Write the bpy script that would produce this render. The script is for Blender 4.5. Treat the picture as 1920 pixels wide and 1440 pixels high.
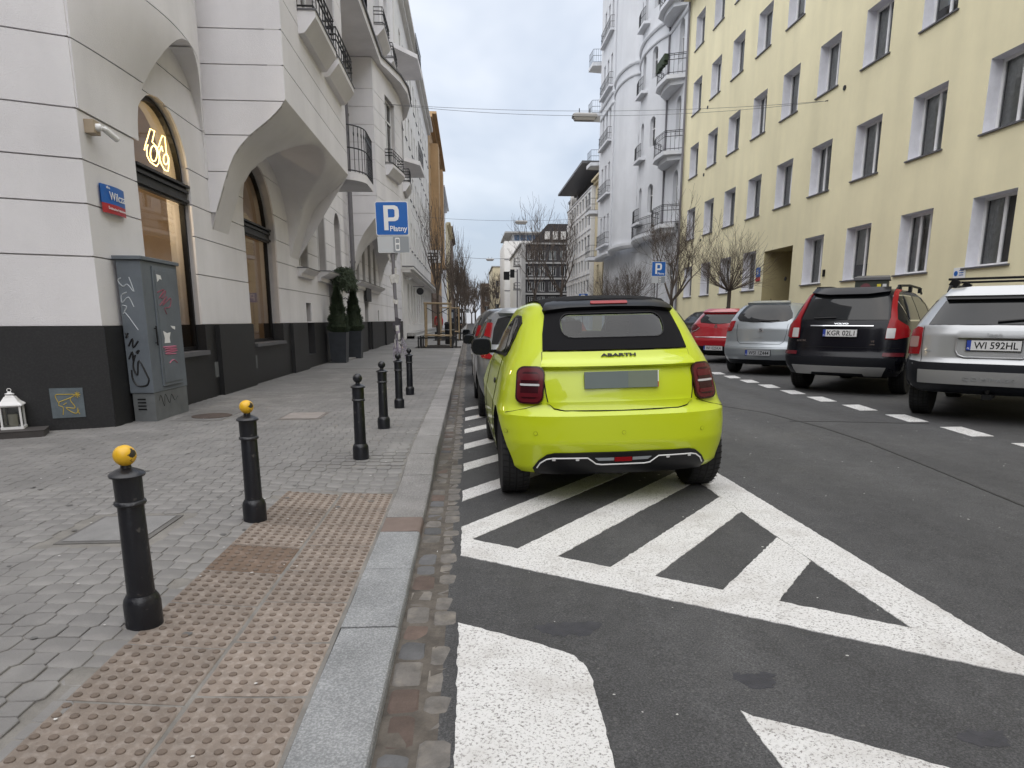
import bpy, bmesh, math, random
import numpy as np
from mathutils import Vector, Matrix, Euler
from mathutils.geometry import delaunay_2d_cdt
random.seed(7); rng = np.random.default_rng(7)
PI = math.pi; R_ = math.radians
for o in list(bpy.data.objects): bpy.data.objects.remove(o)
scene = bpy.context.scene; COL = scene.collection
# ---------------------------------------------------------------- camera
CAM_H = 1.32
PITCH = math.atan(250/1240.); YAW = math.atan(82/1240.*math.cos(PITCH))
cd = bpy.data.cameras.new('camera'); cam = bpy.data.objects.new('camera', cd); COL.objects.link(cam)
cam.location = (0, 0, CAM_H); cam.rotation_euler = (PI/2-PITCH, 0, -YAW)
cd.sensor_fit = 'HORIZONTAL'; cd.sensor_width = 36; cd.lens = 36*1240/1920.; cd.shift_y = 130/1920.
cd.clip_start = .05; cd.clip_end = 2000; scene.camera = cam
# ---------------------------------------------------------------- sky, sun, exposure
SUN_EL, SUN_AZ = 68, 205
world = bpy.data.worlds.new('World'); scene.world = world; world.use_nodes = True
nt = world.node_tree; nt.nodes.clear(); N = nt.nodes.new; L = nt.links.new
out = N('ShaderNodeOutputWorld'); bg = N('ShaderNodeBackground'); L(bg.outputs[0], out.inputs[0])
sky = N('ShaderNodeTexSky'); sky.sky_type = 'NISHITA'; sky.sun_disc = False
sky.sun_elevation = R_(SUN_EL); sky.sun_rotation = R_(SUN_AZ); sky.altitude = 100; sky.air_density = 1.2; sky.dust_density = 2.5
tc = N('ShaderNodeTexCoord'); mp = N('ShaderNodeMapping'); mp.inputs['Scale'].default_value = (1, 1, 1.7)
L(tc.outputs['Generated'], mp.inputs[0])
n1 = N('ShaderNodeTexNoise'); n1.inputs['Scale'].default_value = 2.1; n1.inputs['Detail'].default_value = 5; n1.inputs['Roughness'].default_value = .5
n1.inputs['Distortion'].default_value = .25
L(mp.outputs[0], n1.inputs['Vector'])
cr = N('ShaderNodeValToRGB'); cr.color_ramp.elements[0].position = .40; cr.color_ramp.elements[0].color = (2.15, 2.45, 2.95, 1)
cr.color_ramp.elements[1].position = .64; cr.color_ramp.elements[1].color = (4.3, 4.4, 4.6, 1)
L(n1.outputs['Fac'], cr.inputs[0])
mx = N('ShaderNodeMix'); mx.data_type = 'RGBA'; mx.inputs[0].default_value = .86
L(sky.outputs[0], mx.inputs[6]); L(cr.outputs[0], mx.inputs[7]); L(mx.outputs[2], bg.inputs[0]); bg.inputs[1].default_value = .105
sd = bpy.data.lights.new('sun', 'SUN'); sd.energy = 1.5; sd.angle = R_(110); sd.color = (1, .97, .93)
so = bpy.data.objects.new('sun', sd); COL.objects.link(so)
so.rotation_euler = (R_(90-SUN_EL), 0, R_(180-SUN_AZ))
vs = scene.view_settings; vs.view_transform = 'Standard'; vs.look = 'None'; vs.gamma = 1; vs.exposure = 1.28; vs.use_curve_mapping = False
# ---------------------------------------------------------------- helpers
def S(t): t = min(max(t, 0.), 1.); return t*t*(3-2*t)
def tag(o, label=None, cat=None, group=None, kind=None):
    if label: o['label'] = label
    if cat: o['category'] = cat
    if group: o['group'] = group
    if kind: o['kind'] = kind
    return o
WORLDP = {}
def thing(name, label, cat, loc=(0, 0, 0), rotz=0, group=None, local=True):
    o = bpy.data.objects.new(name, None); COL.objects.link(o); o.empty_display_size = .2
    o.location = loc; o.rotation_euler = (0, 0, rotz); tag(o, label, cat, group)
    if not local: WORLDP[o.name] = Matrix.Translation(-Vector(loc))
    return o
def link(name, me, parent=None, loc=None, rot=None):
    o = bpy.data.objects.new(name, me); COL.objects.link(o)
    if loc is not None: o.location = loc
    if rot is not None: o.rotation_euler = rot
    if parent is not None:
        o.parent = parent
        r = parent
        while r.parent is not None: r = r.parent
        if parent.name in WORLDP: o.matrix_parent_inverse = WORLDP[parent.name]
        elif parent.get('_w'): o.matrix_parent_inverse = Matrix(parent.matrix_basis).inverted()
    return o
def dup(root, loc, rotz, label=None):
    r = root.copy(); COL.objects.link(r); r.location = loc; r.rotation_euler = (0, 0, rotz)
    if label: r['label'] = label
    for ch in root.children:
        c = ch.copy(); COL.objects.link(c); c.parent = r
        for g_ in ch.children:
            d = g_.copy(); COL.objects.link(d); d.parent = c
    return r
class MB:
    def __init__(s): s.v = []; s.f = []; s.mi = []; s.m = 0
    def add(s, vs, fs):
        b = len(s.v); s.v += [tuple(p) for p in vs]
        for f in fs: s.f.append([b+i for i in f]); s.mi.append(s.m)
        return s
    def box(s, x0, x1, y0, y1, z0, z1):
        return s.add([(x0,y0,z0),(x1,y0,z0),(x1,y1,z0),(x0,y1,z0),(x0,y0,z1),(x1,y0,z1),(x1,y1,z1),(x0,y1,z1)],
              [(0,3,2,1),(4,5,6,7),(0,1,5,4),(1,2,6,5),(2,3,7,6),(3,0,4,7)])
    def bar(s, a, b, w, h=None, up=(0,0,1)):
        a = Vector(a); b = Vector(b); d = (b-a).normalized(); h = h or w
        sd_ = d.cross(Vector(up)); sd_ = sd_.normalized() if sd_.length > 1e-5 else Vector((1,0,0)); u = sd_.cross(d)
        p = [q+sd_*(i*w/2)+u*(j*h/2) for q in (a, b) for i, j in ((-1,-1),(1,-1),(1,1),(-1,1))]
        return s.add(p, [(3,2,1,0),(4,5,6,7),(0,1,5,4),(1,2,6,5),(2,3,7,6),(3,0,4,7)])
    def tube(s, pts, r, n=6, cap=True, closed=False):
        pts = [Vector(p) for p in pts]; m = len(pts); rs = r if isinstance(r, (list, tuple)) else [r]*m
        b = len(s.v); prev = None
        for i, p in enumerate(pts):
            if closed: d = pts[(i+1) % m]-pts[i-1]
            else: d = pts[min(i+1, m-1)]-pts[max(i-1, 0)]
            d = d.normalized() if d.length > 1e-9 else Vector((0,0,1))
            if prev is None:
                a = Vector((0,0,1)) if abs(d.z) < .9 else Vector((1,0,0)); sx = d.cross(a).normalized()
            else:
                sx = prev-d*prev.dot(d); sx = sx.normalized() if sx.length > 1e-6 else d.orthogonal().normalized()
            prev = sx; sy = d.cross(sx)
            for k in range(n):
                t = 2*PI*k/n; q = p+(sx*math.cos(t)+sy*math.sin(t))*rs[i]; s.v.append(tuple(q))
        for i in range(m if closed else m-1):
            i2 = (i+1) % m
            for k in range(n):
                s.f.append([b+i*n+k, b+i*n+(k+1) % n, b+i2*n+(k+1) % n, b+i2*n+k]); s.mi.append(s.m)
        if cap and not closed:
            s.f.append([b+k for k in range(n)][::-1]); s.f.append([b+(m-1)*n+k for k in range(n)]); s.mi += [s.m, s.m]
        return s
    def lathe(s, prof, n=20, c=(0,0,0), axis='z'):
        b = len(s.v)
        for r, z in prof:
            for k in range(n):
                t = 2*PI*k/n; p = (r*math.cos(t), r*math.sin(t), z)
                if axis == 'x': p = (z, p[0], p[1])
                if axis == 'y': p = (p[0], z, p[1])
                s.v.append((p[0]+c[0], p[1]+c[1], p[2]+c[2]))
        for i in range(len(prof)-1):
            for k in range(n):
                s.f.append([b+i*n+k, b+i*n+(k+1) % n, b+(i+1)*n+(k+1) % n, b+(i+1)*n+k]); s.mi.append(s.m)
        s.f.append([b+k for k in range(n)][::-1]); s.f.append([b+(len(prof)-1)*n+k for k in range(n)]); s.mi += [s.m, s.m]
        return s
    def prism(s, poly, fm, d0, d1):
        n = len(poly); a = [fm(u, v, d0) for u, v in poly]; c = [fm(u, v, d1) for u, v in poly]
        return s.add(a+c, [list(range(n)), list(range(2*n-1, n-1, -1))]+[(i, (i+1) % n, n+(i+1) % n, n+i) for i in range(n)])
    def grid(s, fn, nu, nv):
        b = len(s.v)
        for j in range(nv+1):
            for i in range(nu+1): s.v.append(tuple(fn(i/nu, j/nv)))
        for j in range(nv):
            for i in range(nu):
                k = b+j*(nu+1)+i; s.f.append([k, k+1, k+nu+2, k+nu+1]); s.mi.append(s.m)
        return s
    def mesh(s, name, mats, smooth=None):
        me = bpy.data.meshes.new(name); me.from_pydata(s.v, [], s.f)
        for m in (mats if isinstance(mats, (list, tuple)) else [mats]): me.materials.append(m)
        if isinstance(mats, (list, tuple)) and len(mats) > 1: me.polygons.foreach_set('material_index', s.mi)
        if smooth:
            me.polygons.foreach_set('use_smooth', [True]*len(me.polygons)); me.set_sharp_from_angle(angle=R_(smooth if smooth is not True else 38))
        me.update(); return me
    def build(s, name, mats, parent=None, smooth=None, loc=None, rot=None, bevel=0):
        o = link(name, s.mesh(name, mats, smooth), parent, loc, rot)
        if bevel:
            m = o.modifiers.new('bevel', 'BEVEL'); m.width = bevel; m.segments = 2; m.limit_method = 'ANGLE'; m.angle_limit = R_(40)
        return o
def pin(poly, u, v):
    c = False; n = len(poly); j = n-1
    for i in range(n):
        a, b = poly[i], poly[j]
        if (a[1] > v) != (b[1] > v) and u < (b[0]-a[0])*(v-a[1])/(b[1]-a[1])+a[0]: c = not c
        j = i
    return c
def subdiv(poly, step):
    o = []
    for i in range(len(poly)):
        a = poly[i]; b = poly[(i+1) % len(poly)]; k = max(1, int(math.ceil(math.hypot(b[0]-a[0], b[1]-a[1])/step)))
        o += [(a[0]+(b[0]-a[0])*t/k, a[1]+(b[1]-a[1])*t/k) for t in range(k)]
    return o
def panel(mb, outline, holes, fm, bm=None, step=None):
    """flat or curved sheet with holes; its free edges are returned to the back surface bm"""
    loops = [outline]+[h for h in holes if len(h) > 2]
    if step: loops = [subdiv(l, step) for l in loops]
    vs = []; es = []
    for l in loops:
        b = len(vs); vs += [Vector((p[0], p[1])) for p in l]; es += [(b+i, b+(i+1) % len(l)) for i in range(len(l))]
    if step:
        us = [p[0] for p in outline]; ws = [p[1] for p in outline]
        for u in np.arange(min(us)+step/2, max(us), step):
            for w in np.arange(min(ws)+step/2, max(ws), step):
                if pin(outline, u, w) and not any(pin(h, u, w) for h in holes): vs.append(Vector((u, w)))
    r = delaunay_2d_cdt(vs, es, [], 0, 1e-5)
    V = r[0]; keep = []
    for f in r[2]:
        cu = sum(V[i].x for i in f)/3; cw = sum(V[i].y for i in f)/3
        if pin(outline, cu, cw) and not any(pin(h, cu, cw) for h in holes): keep.append(f)
    used = sorted({i for f in keep for i in f}); idx = {i: k for k, i in enumerate(used)}
    fs = [[idx[i] for i in f] for f in keep]; pts = [fm(V[i].x, V[i].y) for i in used]
    if bm:
        cnt = {}
        for f in fs:
            for a, b in ((0,1),(1,2),(2,0)): k = (f[a], f[b]); cnt[tuple(sorted(k))] = cnt.get(tuple(sorted(k)), [])+[k]
        ed = [v[0] for v in cnt.values() if len(v) == 1]; bi = {}
        for e in ed:
            for i in e:
                if i not in bi: bi[i] = len(pts); p = V[used[i]]; pts.append(bm(p.x, p.y))
        fs += [(e[1], e[0], bi[e[0]], bi[e[1]]) for e in ed]
    mb.add(pts, fs); return mb
def rect(a, b, c, d): return [(a, c), (b, c), (b, d), (a, d)]
def arch(u0, u1, v0, vs_, vt, n=14):
    c = (u0+u1)/2; r = (u1-u0)/2
    return [(u0, v0), (u1, v0)]+[(c+r*math.cos(PI*k/n), vs_+(vt-vs_)*math.sin(PI*k/n)) for k in range(n+1)]
def clipband(poly, lo, hi):
    def half(P, z, sg):
        o = []
        for i in range(len(P)):
            a, b = P[i], P[(i+1) % len(P)]; ia = (a[1]-z)*sg >= 0; ib = (b[1]-z)*sg >= 0
            if ia: o.append(a)
            if ia != ib: t = (z-a[1])/(b[1]-a[1]); o.append((a[0]+(b[0]-a[0])*t, z))
        return o
    P = half(poly, lo, 1); return half(P, hi, -1) if len(P) > 2 else []
def rrect(a, b, c, d, r, n=4):
    o = []
    for cx, cy, t in ((b-r, c+r, -90), (b-r, d-r, 0), (a+r, d-r, 90), (a+r, c+r, 180)):
        o += [(cx+r*math.cos(R_(t+90*k/n)), cy+r*math.sin(R_(t+90*k/n))) for k in range(n+1)]
    return o
def text_mesh(txt, size, mat, ext=.002, bold=0, align='CENTER', shear=0):
    cu = bpy.data.curves.new('t', 'FONT'); cu.body = txt; cu.size = size; cu.extrude = ext; cu.offset = bold; cu.align_x = align; cu.shear = shear
    cu.resolution_u = 3
    o = bpy.data.objects.new('t', cu); COL.objects.link(o); dg = bpy.context.evaluated_depsgraph_get()
    me = bpy.data.meshes.new_from_object(o.evaluated_get(dg)); bpy.data.objects.remove(o); bpy.data.curves.remove(cu)
    me.materials.clear(); me.materials.append(mat); return me
class Face:
    """a vertical plane: u along d, v up, depth inward (left of d)"""
    def __init__(s, o, d):
        l = math.hypot(*d); s.o = o; s.d = (d[0]/l, d[1]/l); s.i = (-s.d[1], s.d[0]); s.ang = math.atan2(s.d[1], s.d[0])
    def __call__(s, u, v, dp=0.): return (s.o[0]+s.d[0]*u+s.i[0]*dp, s.o[1]+s.d[1]*u+s.i[1]*dp, v)
# ---------------------------------------------------------------- materials
def M(name, col, rough=.6, var=0., vs_=2., bump=0., bs=80., metal=0., coat=0., rand=0., spec=.5, streak=0., col2=None, cs=6., ct=(.5, .6), emit=None, es=0.):
    m = bpy.data.materials.new(name); m.use_nodes = True; t = m.node_tree; N = t.nodes.new; L = t.links.new
    p = t.nodes['Principled BSDF']; p.inputs['Roughness'].default_value = rough; p.inputs['Metallic'].default_value = metal
    p.inputs['Coat Weight'].default_value = coat; p.inputs['Coat Roughness'].default_value = .04; p.inputs['Specular IOR Level'].default_value = spec
    c = tuple(col)+(1,); p.inputs['Base Color'].default_value = c
    if emit: p.inputs['Emission Color'].default_value = tuple(emit)+(1,); p.inputs['Emission Strength'].default_value = es
    if not (var or bump or rand or streak or col2): return m
    tc = N('ShaderNodeTexCoord'); cur = None
    rgb = N('ShaderNodeRGB'); rgb.outputs[0].default_value = c; cur = rgb.outputs[0]
    def noise(sc, det=4, vec=None, rg=.55):
        n = N('ShaderNodeTexNoise'); n.inputs['Scale'].default_value = sc; n.inputs['Detail'].default_value = det; n.inputs['Roughness'].default_value = rg
        L(vec or tc.outputs['Object'], n.inputs['Vector']); return n.outputs['Fac']
    def mapr(v, a, b, lo=0., hi=1.):
        n = N('ShaderNodeMapRange'); n.inputs[1].default_value = lo; n.inputs[2].default_value = hi; n.inputs[3].default_value = a; n.inputs[4].default_value = b; L(v, n.inputs[0]); return n.outputs[0]
    def mul(a, f):
        n = N('ShaderNodeMix'); n.data_type = 'RGBA'; n.blend_type = 'MULTIPLY'; n.inputs[0].default_value = 1
        L(a, n.inputs[6]); L(f, n.inputs[7]); return n.outputs[2]
    if col2:
        n = N('ShaderNodeMix'); n.data_type = 'RGBA'; L(mapr(noise(cs, 6), 0, 1, *ct), n.inputs[0]); L(cur, n.inputs[6]); n.inputs[7].default_value = tuple(col2)+(1,); cur = n.outputs[2]
    if var:
        cur = mul(cur, mapr(noise(vs_, 8, rg=.65), 1-var*1.6, 1+var*1.2, .25, .75))
    if streak:
        mpn = N('ShaderNodeMapping'); mpn.inputs['Scale'].default_value = (.75, .75, .10); L(tc.outputs['Object'], mpn.inputs[0])
        cur = mul(cur, mapr(noise(1.3, 6, mpn.outputs[0]), 1-streak, 1+streak*.4, .35, .65))
    if rand:
        oi = N('ShaderNodeObjectInfo'); cur = mul(cur, mapr(oi.outputs['Random'], 1-rand, 1+rand))
    L(cur, p.inputs['Base Color'])
    if bump:
        b = N('ShaderNodeBump'); b.inputs['Strength'].default_value = bump; b.inputs['Distance'].default_value = .01
        L(noise(bs, 5), b.inputs['Height']); L(b.outputs[0], p.inputs['Normal'])
    return m
def glass_mat(name, tint=(.9, .93, .93), ref=.9, ior=1.8):
    m = bpy.data.materials.new(name); m.use_nodes = True; t = m.node_tree; t.nodes.clear(); N = t.nodes.new; L = t.links.new
    o = N('ShaderNodeOutputMaterial'); mx = N('ShaderNodeMixShader'); tr = N('ShaderNodeBsdfTransparent'); gl = N('ShaderNodeBsdfGlossy'); fr = N('ShaderNodeFresnel')
    tr.inputs[0].default_value = tint+(1,); gl.inputs['Roughness'].default_value = .02; gl.inputs[0].default_value = (ref, ref, ref, 1); fr.inputs[0].default_value = ior
    L(fr.outputs[0], mx.inputs[0]); L(tr.outputs[0], mx.inputs[1]); L(gl.outputs[0], mx.inputs[2]); L(mx.outputs[0], o.inputs[0]); return m
MAT = dict(
 stucco=M('stucco_grey', (.765, .75, .77), .9, .07, .5, .45, 90, streak=.08),
 stucco_in=M('stucco_joint', (.47, .45, .45), .95, .1, 2),
 plinth=M('plinth_granite', (.013, .013, .0145), .5, .18, 1.2, .12, 200, col2=(.023, .023, .024), cs=55, ct=(.45, .7)),
 ledge=M('zinc_ledge', (.11, .11, .12), .5, .1, 4),
 yellow=M('yellow_render', (.83, .76, .515), .92, .06, .35, .35, 120, streak=.07),
 reveal=M('white_reveal', (.72, .72, .76), .9, .08, 2.5),
 white=M('white_paint', (.74, .74, .74), .5, .05, 3), offwhite=M('white_wall', (.74, .72, .69), .9, .06, .4, .2, 100, streak=.05),
 greyb=M('pale_grey_render', (.66, .67, .695), .9, .05, .5, .2, 90, streak=.05),
 tan=M('ochre_render', (.42, .28, .15), .9, .12, .7, .2, 60, streak=.12), brown=M('brown_render', (.16, .11, .08), .9, .15, .8),
 cream=M('cream_render', (.62, .54, .37), .9, .08, .5), brick=M('dark_brick', (.035, .033, .036), .85, .25, 3, .2, 60),
 concrete=M('concrete', (.34, .335, .325), .9, .12, 1.2, .3, 80), slab=M('cover_slab', (.22, .215, .21), .9, .12, 3, .3, 90),
 iron=M('black_iron', (.008, .008, .010), .45, .2, 8), black=M('black_plastic', (.006, .006, .007), .4, spec=.3), rubber=M('rubber', (.014, .014, .015), .85, .2, 30),
 wood=M('stake_wood', (.33, .25, .155), .8, .2, 9), bark=M('bark', (.07, .055, .045), .95, .25, 14), twig=M('twig', (.105, .083, .068), .9, .2, 6),
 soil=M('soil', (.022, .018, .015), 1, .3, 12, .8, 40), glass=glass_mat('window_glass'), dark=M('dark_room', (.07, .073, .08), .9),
 curtain=M('curtain', (.62, .63, .64), .9, .15, 9), blind=M('blind', (.66, .66, .64), .9, .1, 7), green=M('conifer', (.030, .046, .022), .8, .4, 25),
 metal=M('galvanised', (.36, .37, .38), .45, .12, 7, metal=.7), chrome=M('chrome', (.75, .76, .78), .12, metal=1), pipe=M('pipe_grey', (.16, .155, .17), .5, .1, 5),
 blue=M('sign_blue', (.004, .11, .43), .35, .05, 6), signwhite=M('sign_white', (.78, .78, .78), .35), signgrey=M('sign_grey', (.27, .29, .31), .4), red=M('sign_red', (.42, .02, .03), .4),
 cab=M('cabinet_paint', (.135, .155, .178), .5, .12, 3, .1, 60, streak=.12), cabside=M('cabinet_base', (.13, .138, .142), .75, .15, 5, .2, 90), yball=M('yellow_paint', (.72, .42, .02), .35, .08, 20, col2=(.03, .025, .02), cs=22, ct=(.60, .61)),
 bollard=M('bollard_paint', (.009, .010, .014), .33, .2, 7, .25, 60, col2=(.09, .085, .08), cs=14, ct=(.64, .70)), skin=M('skin', (.45, .27, .19), .6),
 neon=M('neon', (.9, .7, .3), .4, emit=(1, .66, .22), es=2.4), bulb=M('lamp_globe', (1, .8, .5), .4, emit=(1, .72, .36), es=6),
 orange_wood=M('shop_wood', (.33, .155, .06), .6, .18, 4), shelf=M('shop_shelf', (.2, .09, .04), .5, .15, 6), beige=M('shop_beige', (.4, .3, .2), .8, .1, 3),
)
# ================================================================ GROUND
def crown(x): return .0225*min(max(x+.06, 0), 4.4)
def walk(x, y): return .12-.082*S((x+1.9)/1.3)*S((6.2-y)/1.3)
# asphalt
def asphalt_mat():
    m = bpy.data.materials.new('asphalt'); m.use_nodes = True; t = m.node_tree; N = t.nodes.new; L = t.links.new; p = t.nodes['Principled BSDF']
    tc = N('ShaderNodeTexCoord')
    def noise(s, d=4, r=.6):
        n = N('ShaderNodeTexNoise'); n.inputs['Scale'].default_value = s; n.inputs['Detail'].default_value = d; n.inputs['Roughness'].default_value = r; L(tc.outputs['Object'], n.inputs['Vector']); return n.outputs['Fac']
    def ramp(v, pts):
        r = N('ShaderNodeValToRGB'); e = r.color_ramp.elements
        while len(e) < len(pts): e.new(.5)
        for k, (q, c) in zip(e, pts): k.position = q; k.color = (c, c, c, 1) if not isinstance(c, tuple) else c+(1,)
        L(v, r.inputs[0]); return r.outputs[0]
    def mix(a, b, f, mode='MULTIPLY'):
        n = N('ShaderNodeMix'); n.data_type = 'RGBA'; n.blend_type = mode
        if isinstance(f, float): n.inputs[0].default_value = f
        else: L(f, n.inputs[0])
        L(a, n.inputs[6]); L(b, n.inputs[7]); return n.outputs[2]
    vo = N('ShaderNodeTexVoronoi'); vo.inputs['Scale'].default_value = 150; L(tc.outputs['Object'], vo.inputs['Vector'])
    base = ramp(noise(.45, 6), [(.3, (.046, .046, .048)), (.55, (.060, .060, .0615)), (.72, (.074, .073, .072))])
    grit = ramp(noise(130, 4, .85), [(.32, .32), (.5, .95), (.70, 2.3)]); c = mix(base, grit, 1.)
    c = mix(c, ramp(noise(7, 8, .75), [(.3, .78), (.7, 1.2)]), 1.)
    ms = N('ShaderNodeMapping'); ms.inputs['Scale'].default_value = (1.6, .07, 1); L(tc.outputs['Object'], ms.inputs[0]); nl = N('ShaderNodeTexNoise'); nl.inputs['Scale'].default_value = 1.; nl.inputs['Detail'].default_value = 5; L(ms.outputs[0], nl.inputs['Vector']); c = mix(c, ramp(nl.outputs['Fac'], [(.32, .80), (.68, 1.24)]), 1.)
    st = ramp(vo.outputs['Color'], [(.0, 0.), (.90, 0.), (.955, 1.)]); lt = N('ShaderNodeRGB'); lt.outputs[0].default_value = (.12, .117, .113, 1)
    c = mix(c, lt.outputs[0], st, 'MIX')
    L(c, p.inputs['Base Color']); p.inputs['Roughness'].default_value = .82
    b = N('ShaderNodeBump'); b.inputs['Strength'].default_value = .7; b.inputs['Distance'].default_value = .006; L(noise(210, 4, .75), b.inputs['Height']); L(b.outputs[0], p.inputs['Normal'])
    return m
def paint_mat(name, dirt=(.47, .53), base=(.64, .635, .625)):
    m = bpy.data.materials.new(name); m.use_nodes = True; t = m.node_tree; N = t.nodes.new; L = t.links.new; p = t.nodes['Principled BSDF']; tc = N('ShaderNodeTexCoord')
    def noise(s, d, r):
        n = N('ShaderNodeTexNoise'); n.inputs['Scale'].default_value = s; n.inputs['Detail'].default_value = d; n.inputs['Roughness'].default_value = r; L(tc.outputs['Object'], n.inputs['Vector']); return n.outputs['Fac']
    def mr(v, lo, hi, a=0., b=1.):
        n = N('ShaderNodeMapRange'); n.inputs[1].default_value = lo; n.inputs[2].default_value = hi; n.inputs[3].default_value = a; n.inputs[4].default_value = b; L(v, n.inputs[0]); return n.outputs[0]
    a = N('ShaderNodeMix'); a.data_type = 'RGBA'; a.inputs[6].default_value = base+(1,); a.inputs[7].default_value = (.20, .19, .18, 1)
    L(mr(noise(95, 4, .75), .53, .62), a.inputs[0])
    d = N('ShaderNodeMix'); d.data_type = 'RGBA'; d.inputs[7].default_value = (.34, .315, .29, 1); L(a.outputs[2], d.inputs[6]); L(mr(noise(2.6, 7, .65), .50, .75, 0., .62), d.inputs[0])
    e = N('ShaderNodeMix'); e.data_type = 'RGBA'; e.inputs[7].default_value = (.05, .05, .051, 1); L(d.outputs[2], e.inputs[6]); L(mr(noise(46, 6, .8), dirt[0]+.17, dirt[1]+.16), e.inputs[0])
    L(e.outputs[2], p.inputs['Base Color']); p.inputs['Roughness'].default_value = .75
    b = N('ShaderNodeBump'); b.inputs['Strength'].default_value = .8; b.inputs['Distance'].default_value = .006; L(noise(120, 4, .7), b.inputs['Height']); L(b.outputs[0], p.inputs['Normal'])
    return m
ASPH = asphalt_mat(); PAINT = paint_mat('road_paint'); PAINT2 = paint_mat('worn_road_paint', (.40, .46), (.66, .66, .655))
TAR = M('tar_patch', (.036, .036, .043), .7, .25, 20, .6, 150); SEAM = M('tar_seam', (.016, .016, .017), .6, .2, 30)
xs = [-.31, -.06, .3, .8, 1.3, 1.9, 2.6, 3.4, 4.34, 5, 6, 8, 10.4]; ys = list(np.linspace(-4, 20, 25))+list(np.linspace(24, 300, 24))
mb = MB(); mb.v = [(x, y, crown(x)-(.02 if x < -.1 else 0)) for y in ys for x in xs]; nx = len(xs)
mb.f = [(j*nx+i, j*nx+i+1, (j+1)*nx+i+1, (j+1)*nx+i) for j in range(len(ys)-1) for i in range(nx-1)]; mb.mi = [0]*len(mb.f)
road = tag(mb.build('road', ASPH), kind='structure')
gm = MB(); gm.add([(-700, -500, -.12), (700, -500, -.12), (700, 900, -.12), (-700, 900, -.12)], [(0, 1, 2, 3)])
tag(gm.build('ground', M('ground_grey', (.09, .09, .09), .95, .1, .2)), kind='structure')
# markings : sheets 4 mm above the asphalt, edges slightly ragged
def marking(poly, mat=PAINT, name='painted_marking', h=.004, rag=.004, step=.03, parent=road):
    P = subdiv(poly, step); P = [(u+random.uniform(-rag, rag), v+random.uniform(-rag, rag)) for u, v in P]
    mb = MB(); panel(mb, P, [], lambda u, v: (u, v, crown(u)+h), lambda u, v: (u, v, crown(u)-.002))
    return mb.build(name, mat, parent)
blo = lambda x: 3.58-.715*(x+.06); bup = lambda x: 3.86-.745*(x+.0)
marking([(-.06, 3.60), (2.13, 1.985), (2.10, 2.4), (2.075, 9.5), (1.815, 9.5), (1.835, 3.2), (1.85, 2.475), (.02, 3.86), (-.06, 3.98)], h=.0042)
sl = 1.18
def stripe(x0, y0, x1, y1, xr=1.83, xl=-.06):
    """stripe between two parallel lines of slope sl through (x0,y0) (upper) and (x1,y1) (lower), clipped to xl..xr"""
    return [(max(xl, x1), y1+sl*(max(xl, x1)-x1)), (xr, y1+sl*(xr-x1)), (xr, y0+sl*(xr-x0)), (max(xl, x0), y0+sl*(max(xl, x0)-x0))]
for i, (a, b) in enumerate([((1.21, 2.94), (1.42, 2.79)), ((.74, 3.31), (.94, 3.16)), ((.27, 3.67), (.48, 3.51)), ((-.06, 4.13), (-.06, 3.80))]):
    marking(stripe(*a, *b), h=.0040)
for k in range(6): marking(stripe(-.06, 5.06+1.0*k, -.06, 4.75+1.0*k), h=.0040)
marking([(-.06, 2.74), (.27, 2.51), (.40, 2.40), (.43, 2.33), (.44, 2.2), (.42, 1.7), (.40, .6), (-.06, .6)])
marking([(.90, 1.97), (.93, 1.93), (1.04, 1.87), (1.16, 1.79), (1.40, 1.62), (2.0, 1.2), (2.0, .7), (1.0, .7), (.93, 1.3), (.91, 1.68)])
for k in range(15):
    y = 6.63-1.0*0+(k-1)*1.03; x = 5.52+(0 if y < 10 else (y-10)*.055)
    marking([(x-.17, y), (x+.08, y), (x+.19, y+.62), (x-.07, y+.62)], PAINT2, h=.004, rag=.003, step=.05)
for (a, b, c, d) in ((.30, .54, 2.50, 2.76), (.97, 1.10, 2.04, 2.26), (1.53, 1.66, 1.66, 1.84)):
    cx_, cy_ = (a+b)/2, (c+d)/2
    marking([(cx_+(b-a)*.55*math.cos(t)*(1+.25*math.sin(3*t)), cy_+(d-c)*.33*math.sin(t)*(1+.3*math.cos(2*t))) for t in np.linspace(0, 2*PI, 18)[:-1]], TAR, 'tar_patch', .0012, .012)
def seam(pts, w=.014):
    up = [(x-w*random.uniform(.5, 1), y) for x, y in pts]; dn = [(x+w*random.uniform(.5, 1), y) for x, y in pts]
    marking(up+dn[::-1], SEAM, 'tar_seam', .003, .004, .08)
seam([(3.68, 2.0), (3.73, 4.07), (3.91, 5.28), (4.06, 6.4), (4.10, 7.3), (4.0, 8.6), (3.66, 9.5), (3.4, 12)]); 
marking([(3.95, 7.85), (5.5, 7.5), (5.5, 7.53), (3.95, 7.88)], SEAM, 'tar_seam', .003, .006, .1)
lit = MB()
for k in range(150):
    y = random.uniform(1.8, 9); x = random.uniform(-.05, 5.5); r = random.uniform(.003, .009) * (1 if y > 3 else .7)
    lit.add([(x+r*random.uniform(.7, 1.6)*math.cos(t), y+r*random.uniform(.6, 1.2)*math.sin(t), crown(x)+.0055) for t in np.linspace(0, 2*PI, 6)[:-1]], [(0, 1, 2, 3, 4)])
for k in range(140):
    y = random.uniform(1.8, 12); x = random.uniform(-3.6, -.6); r = random.uniform(.004, .009)
    lit.add([(x+r*random.uniform(.7, 1.6)*math.cos(t), y+r*random.uniform(.6, 1.2)*math.sin(t), walk(x, y)+.008) for t in np.linspace(0, 2*PI, 6)[:-1]], [(0, 1, 2, 3, 4)])
gum = MB()
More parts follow.
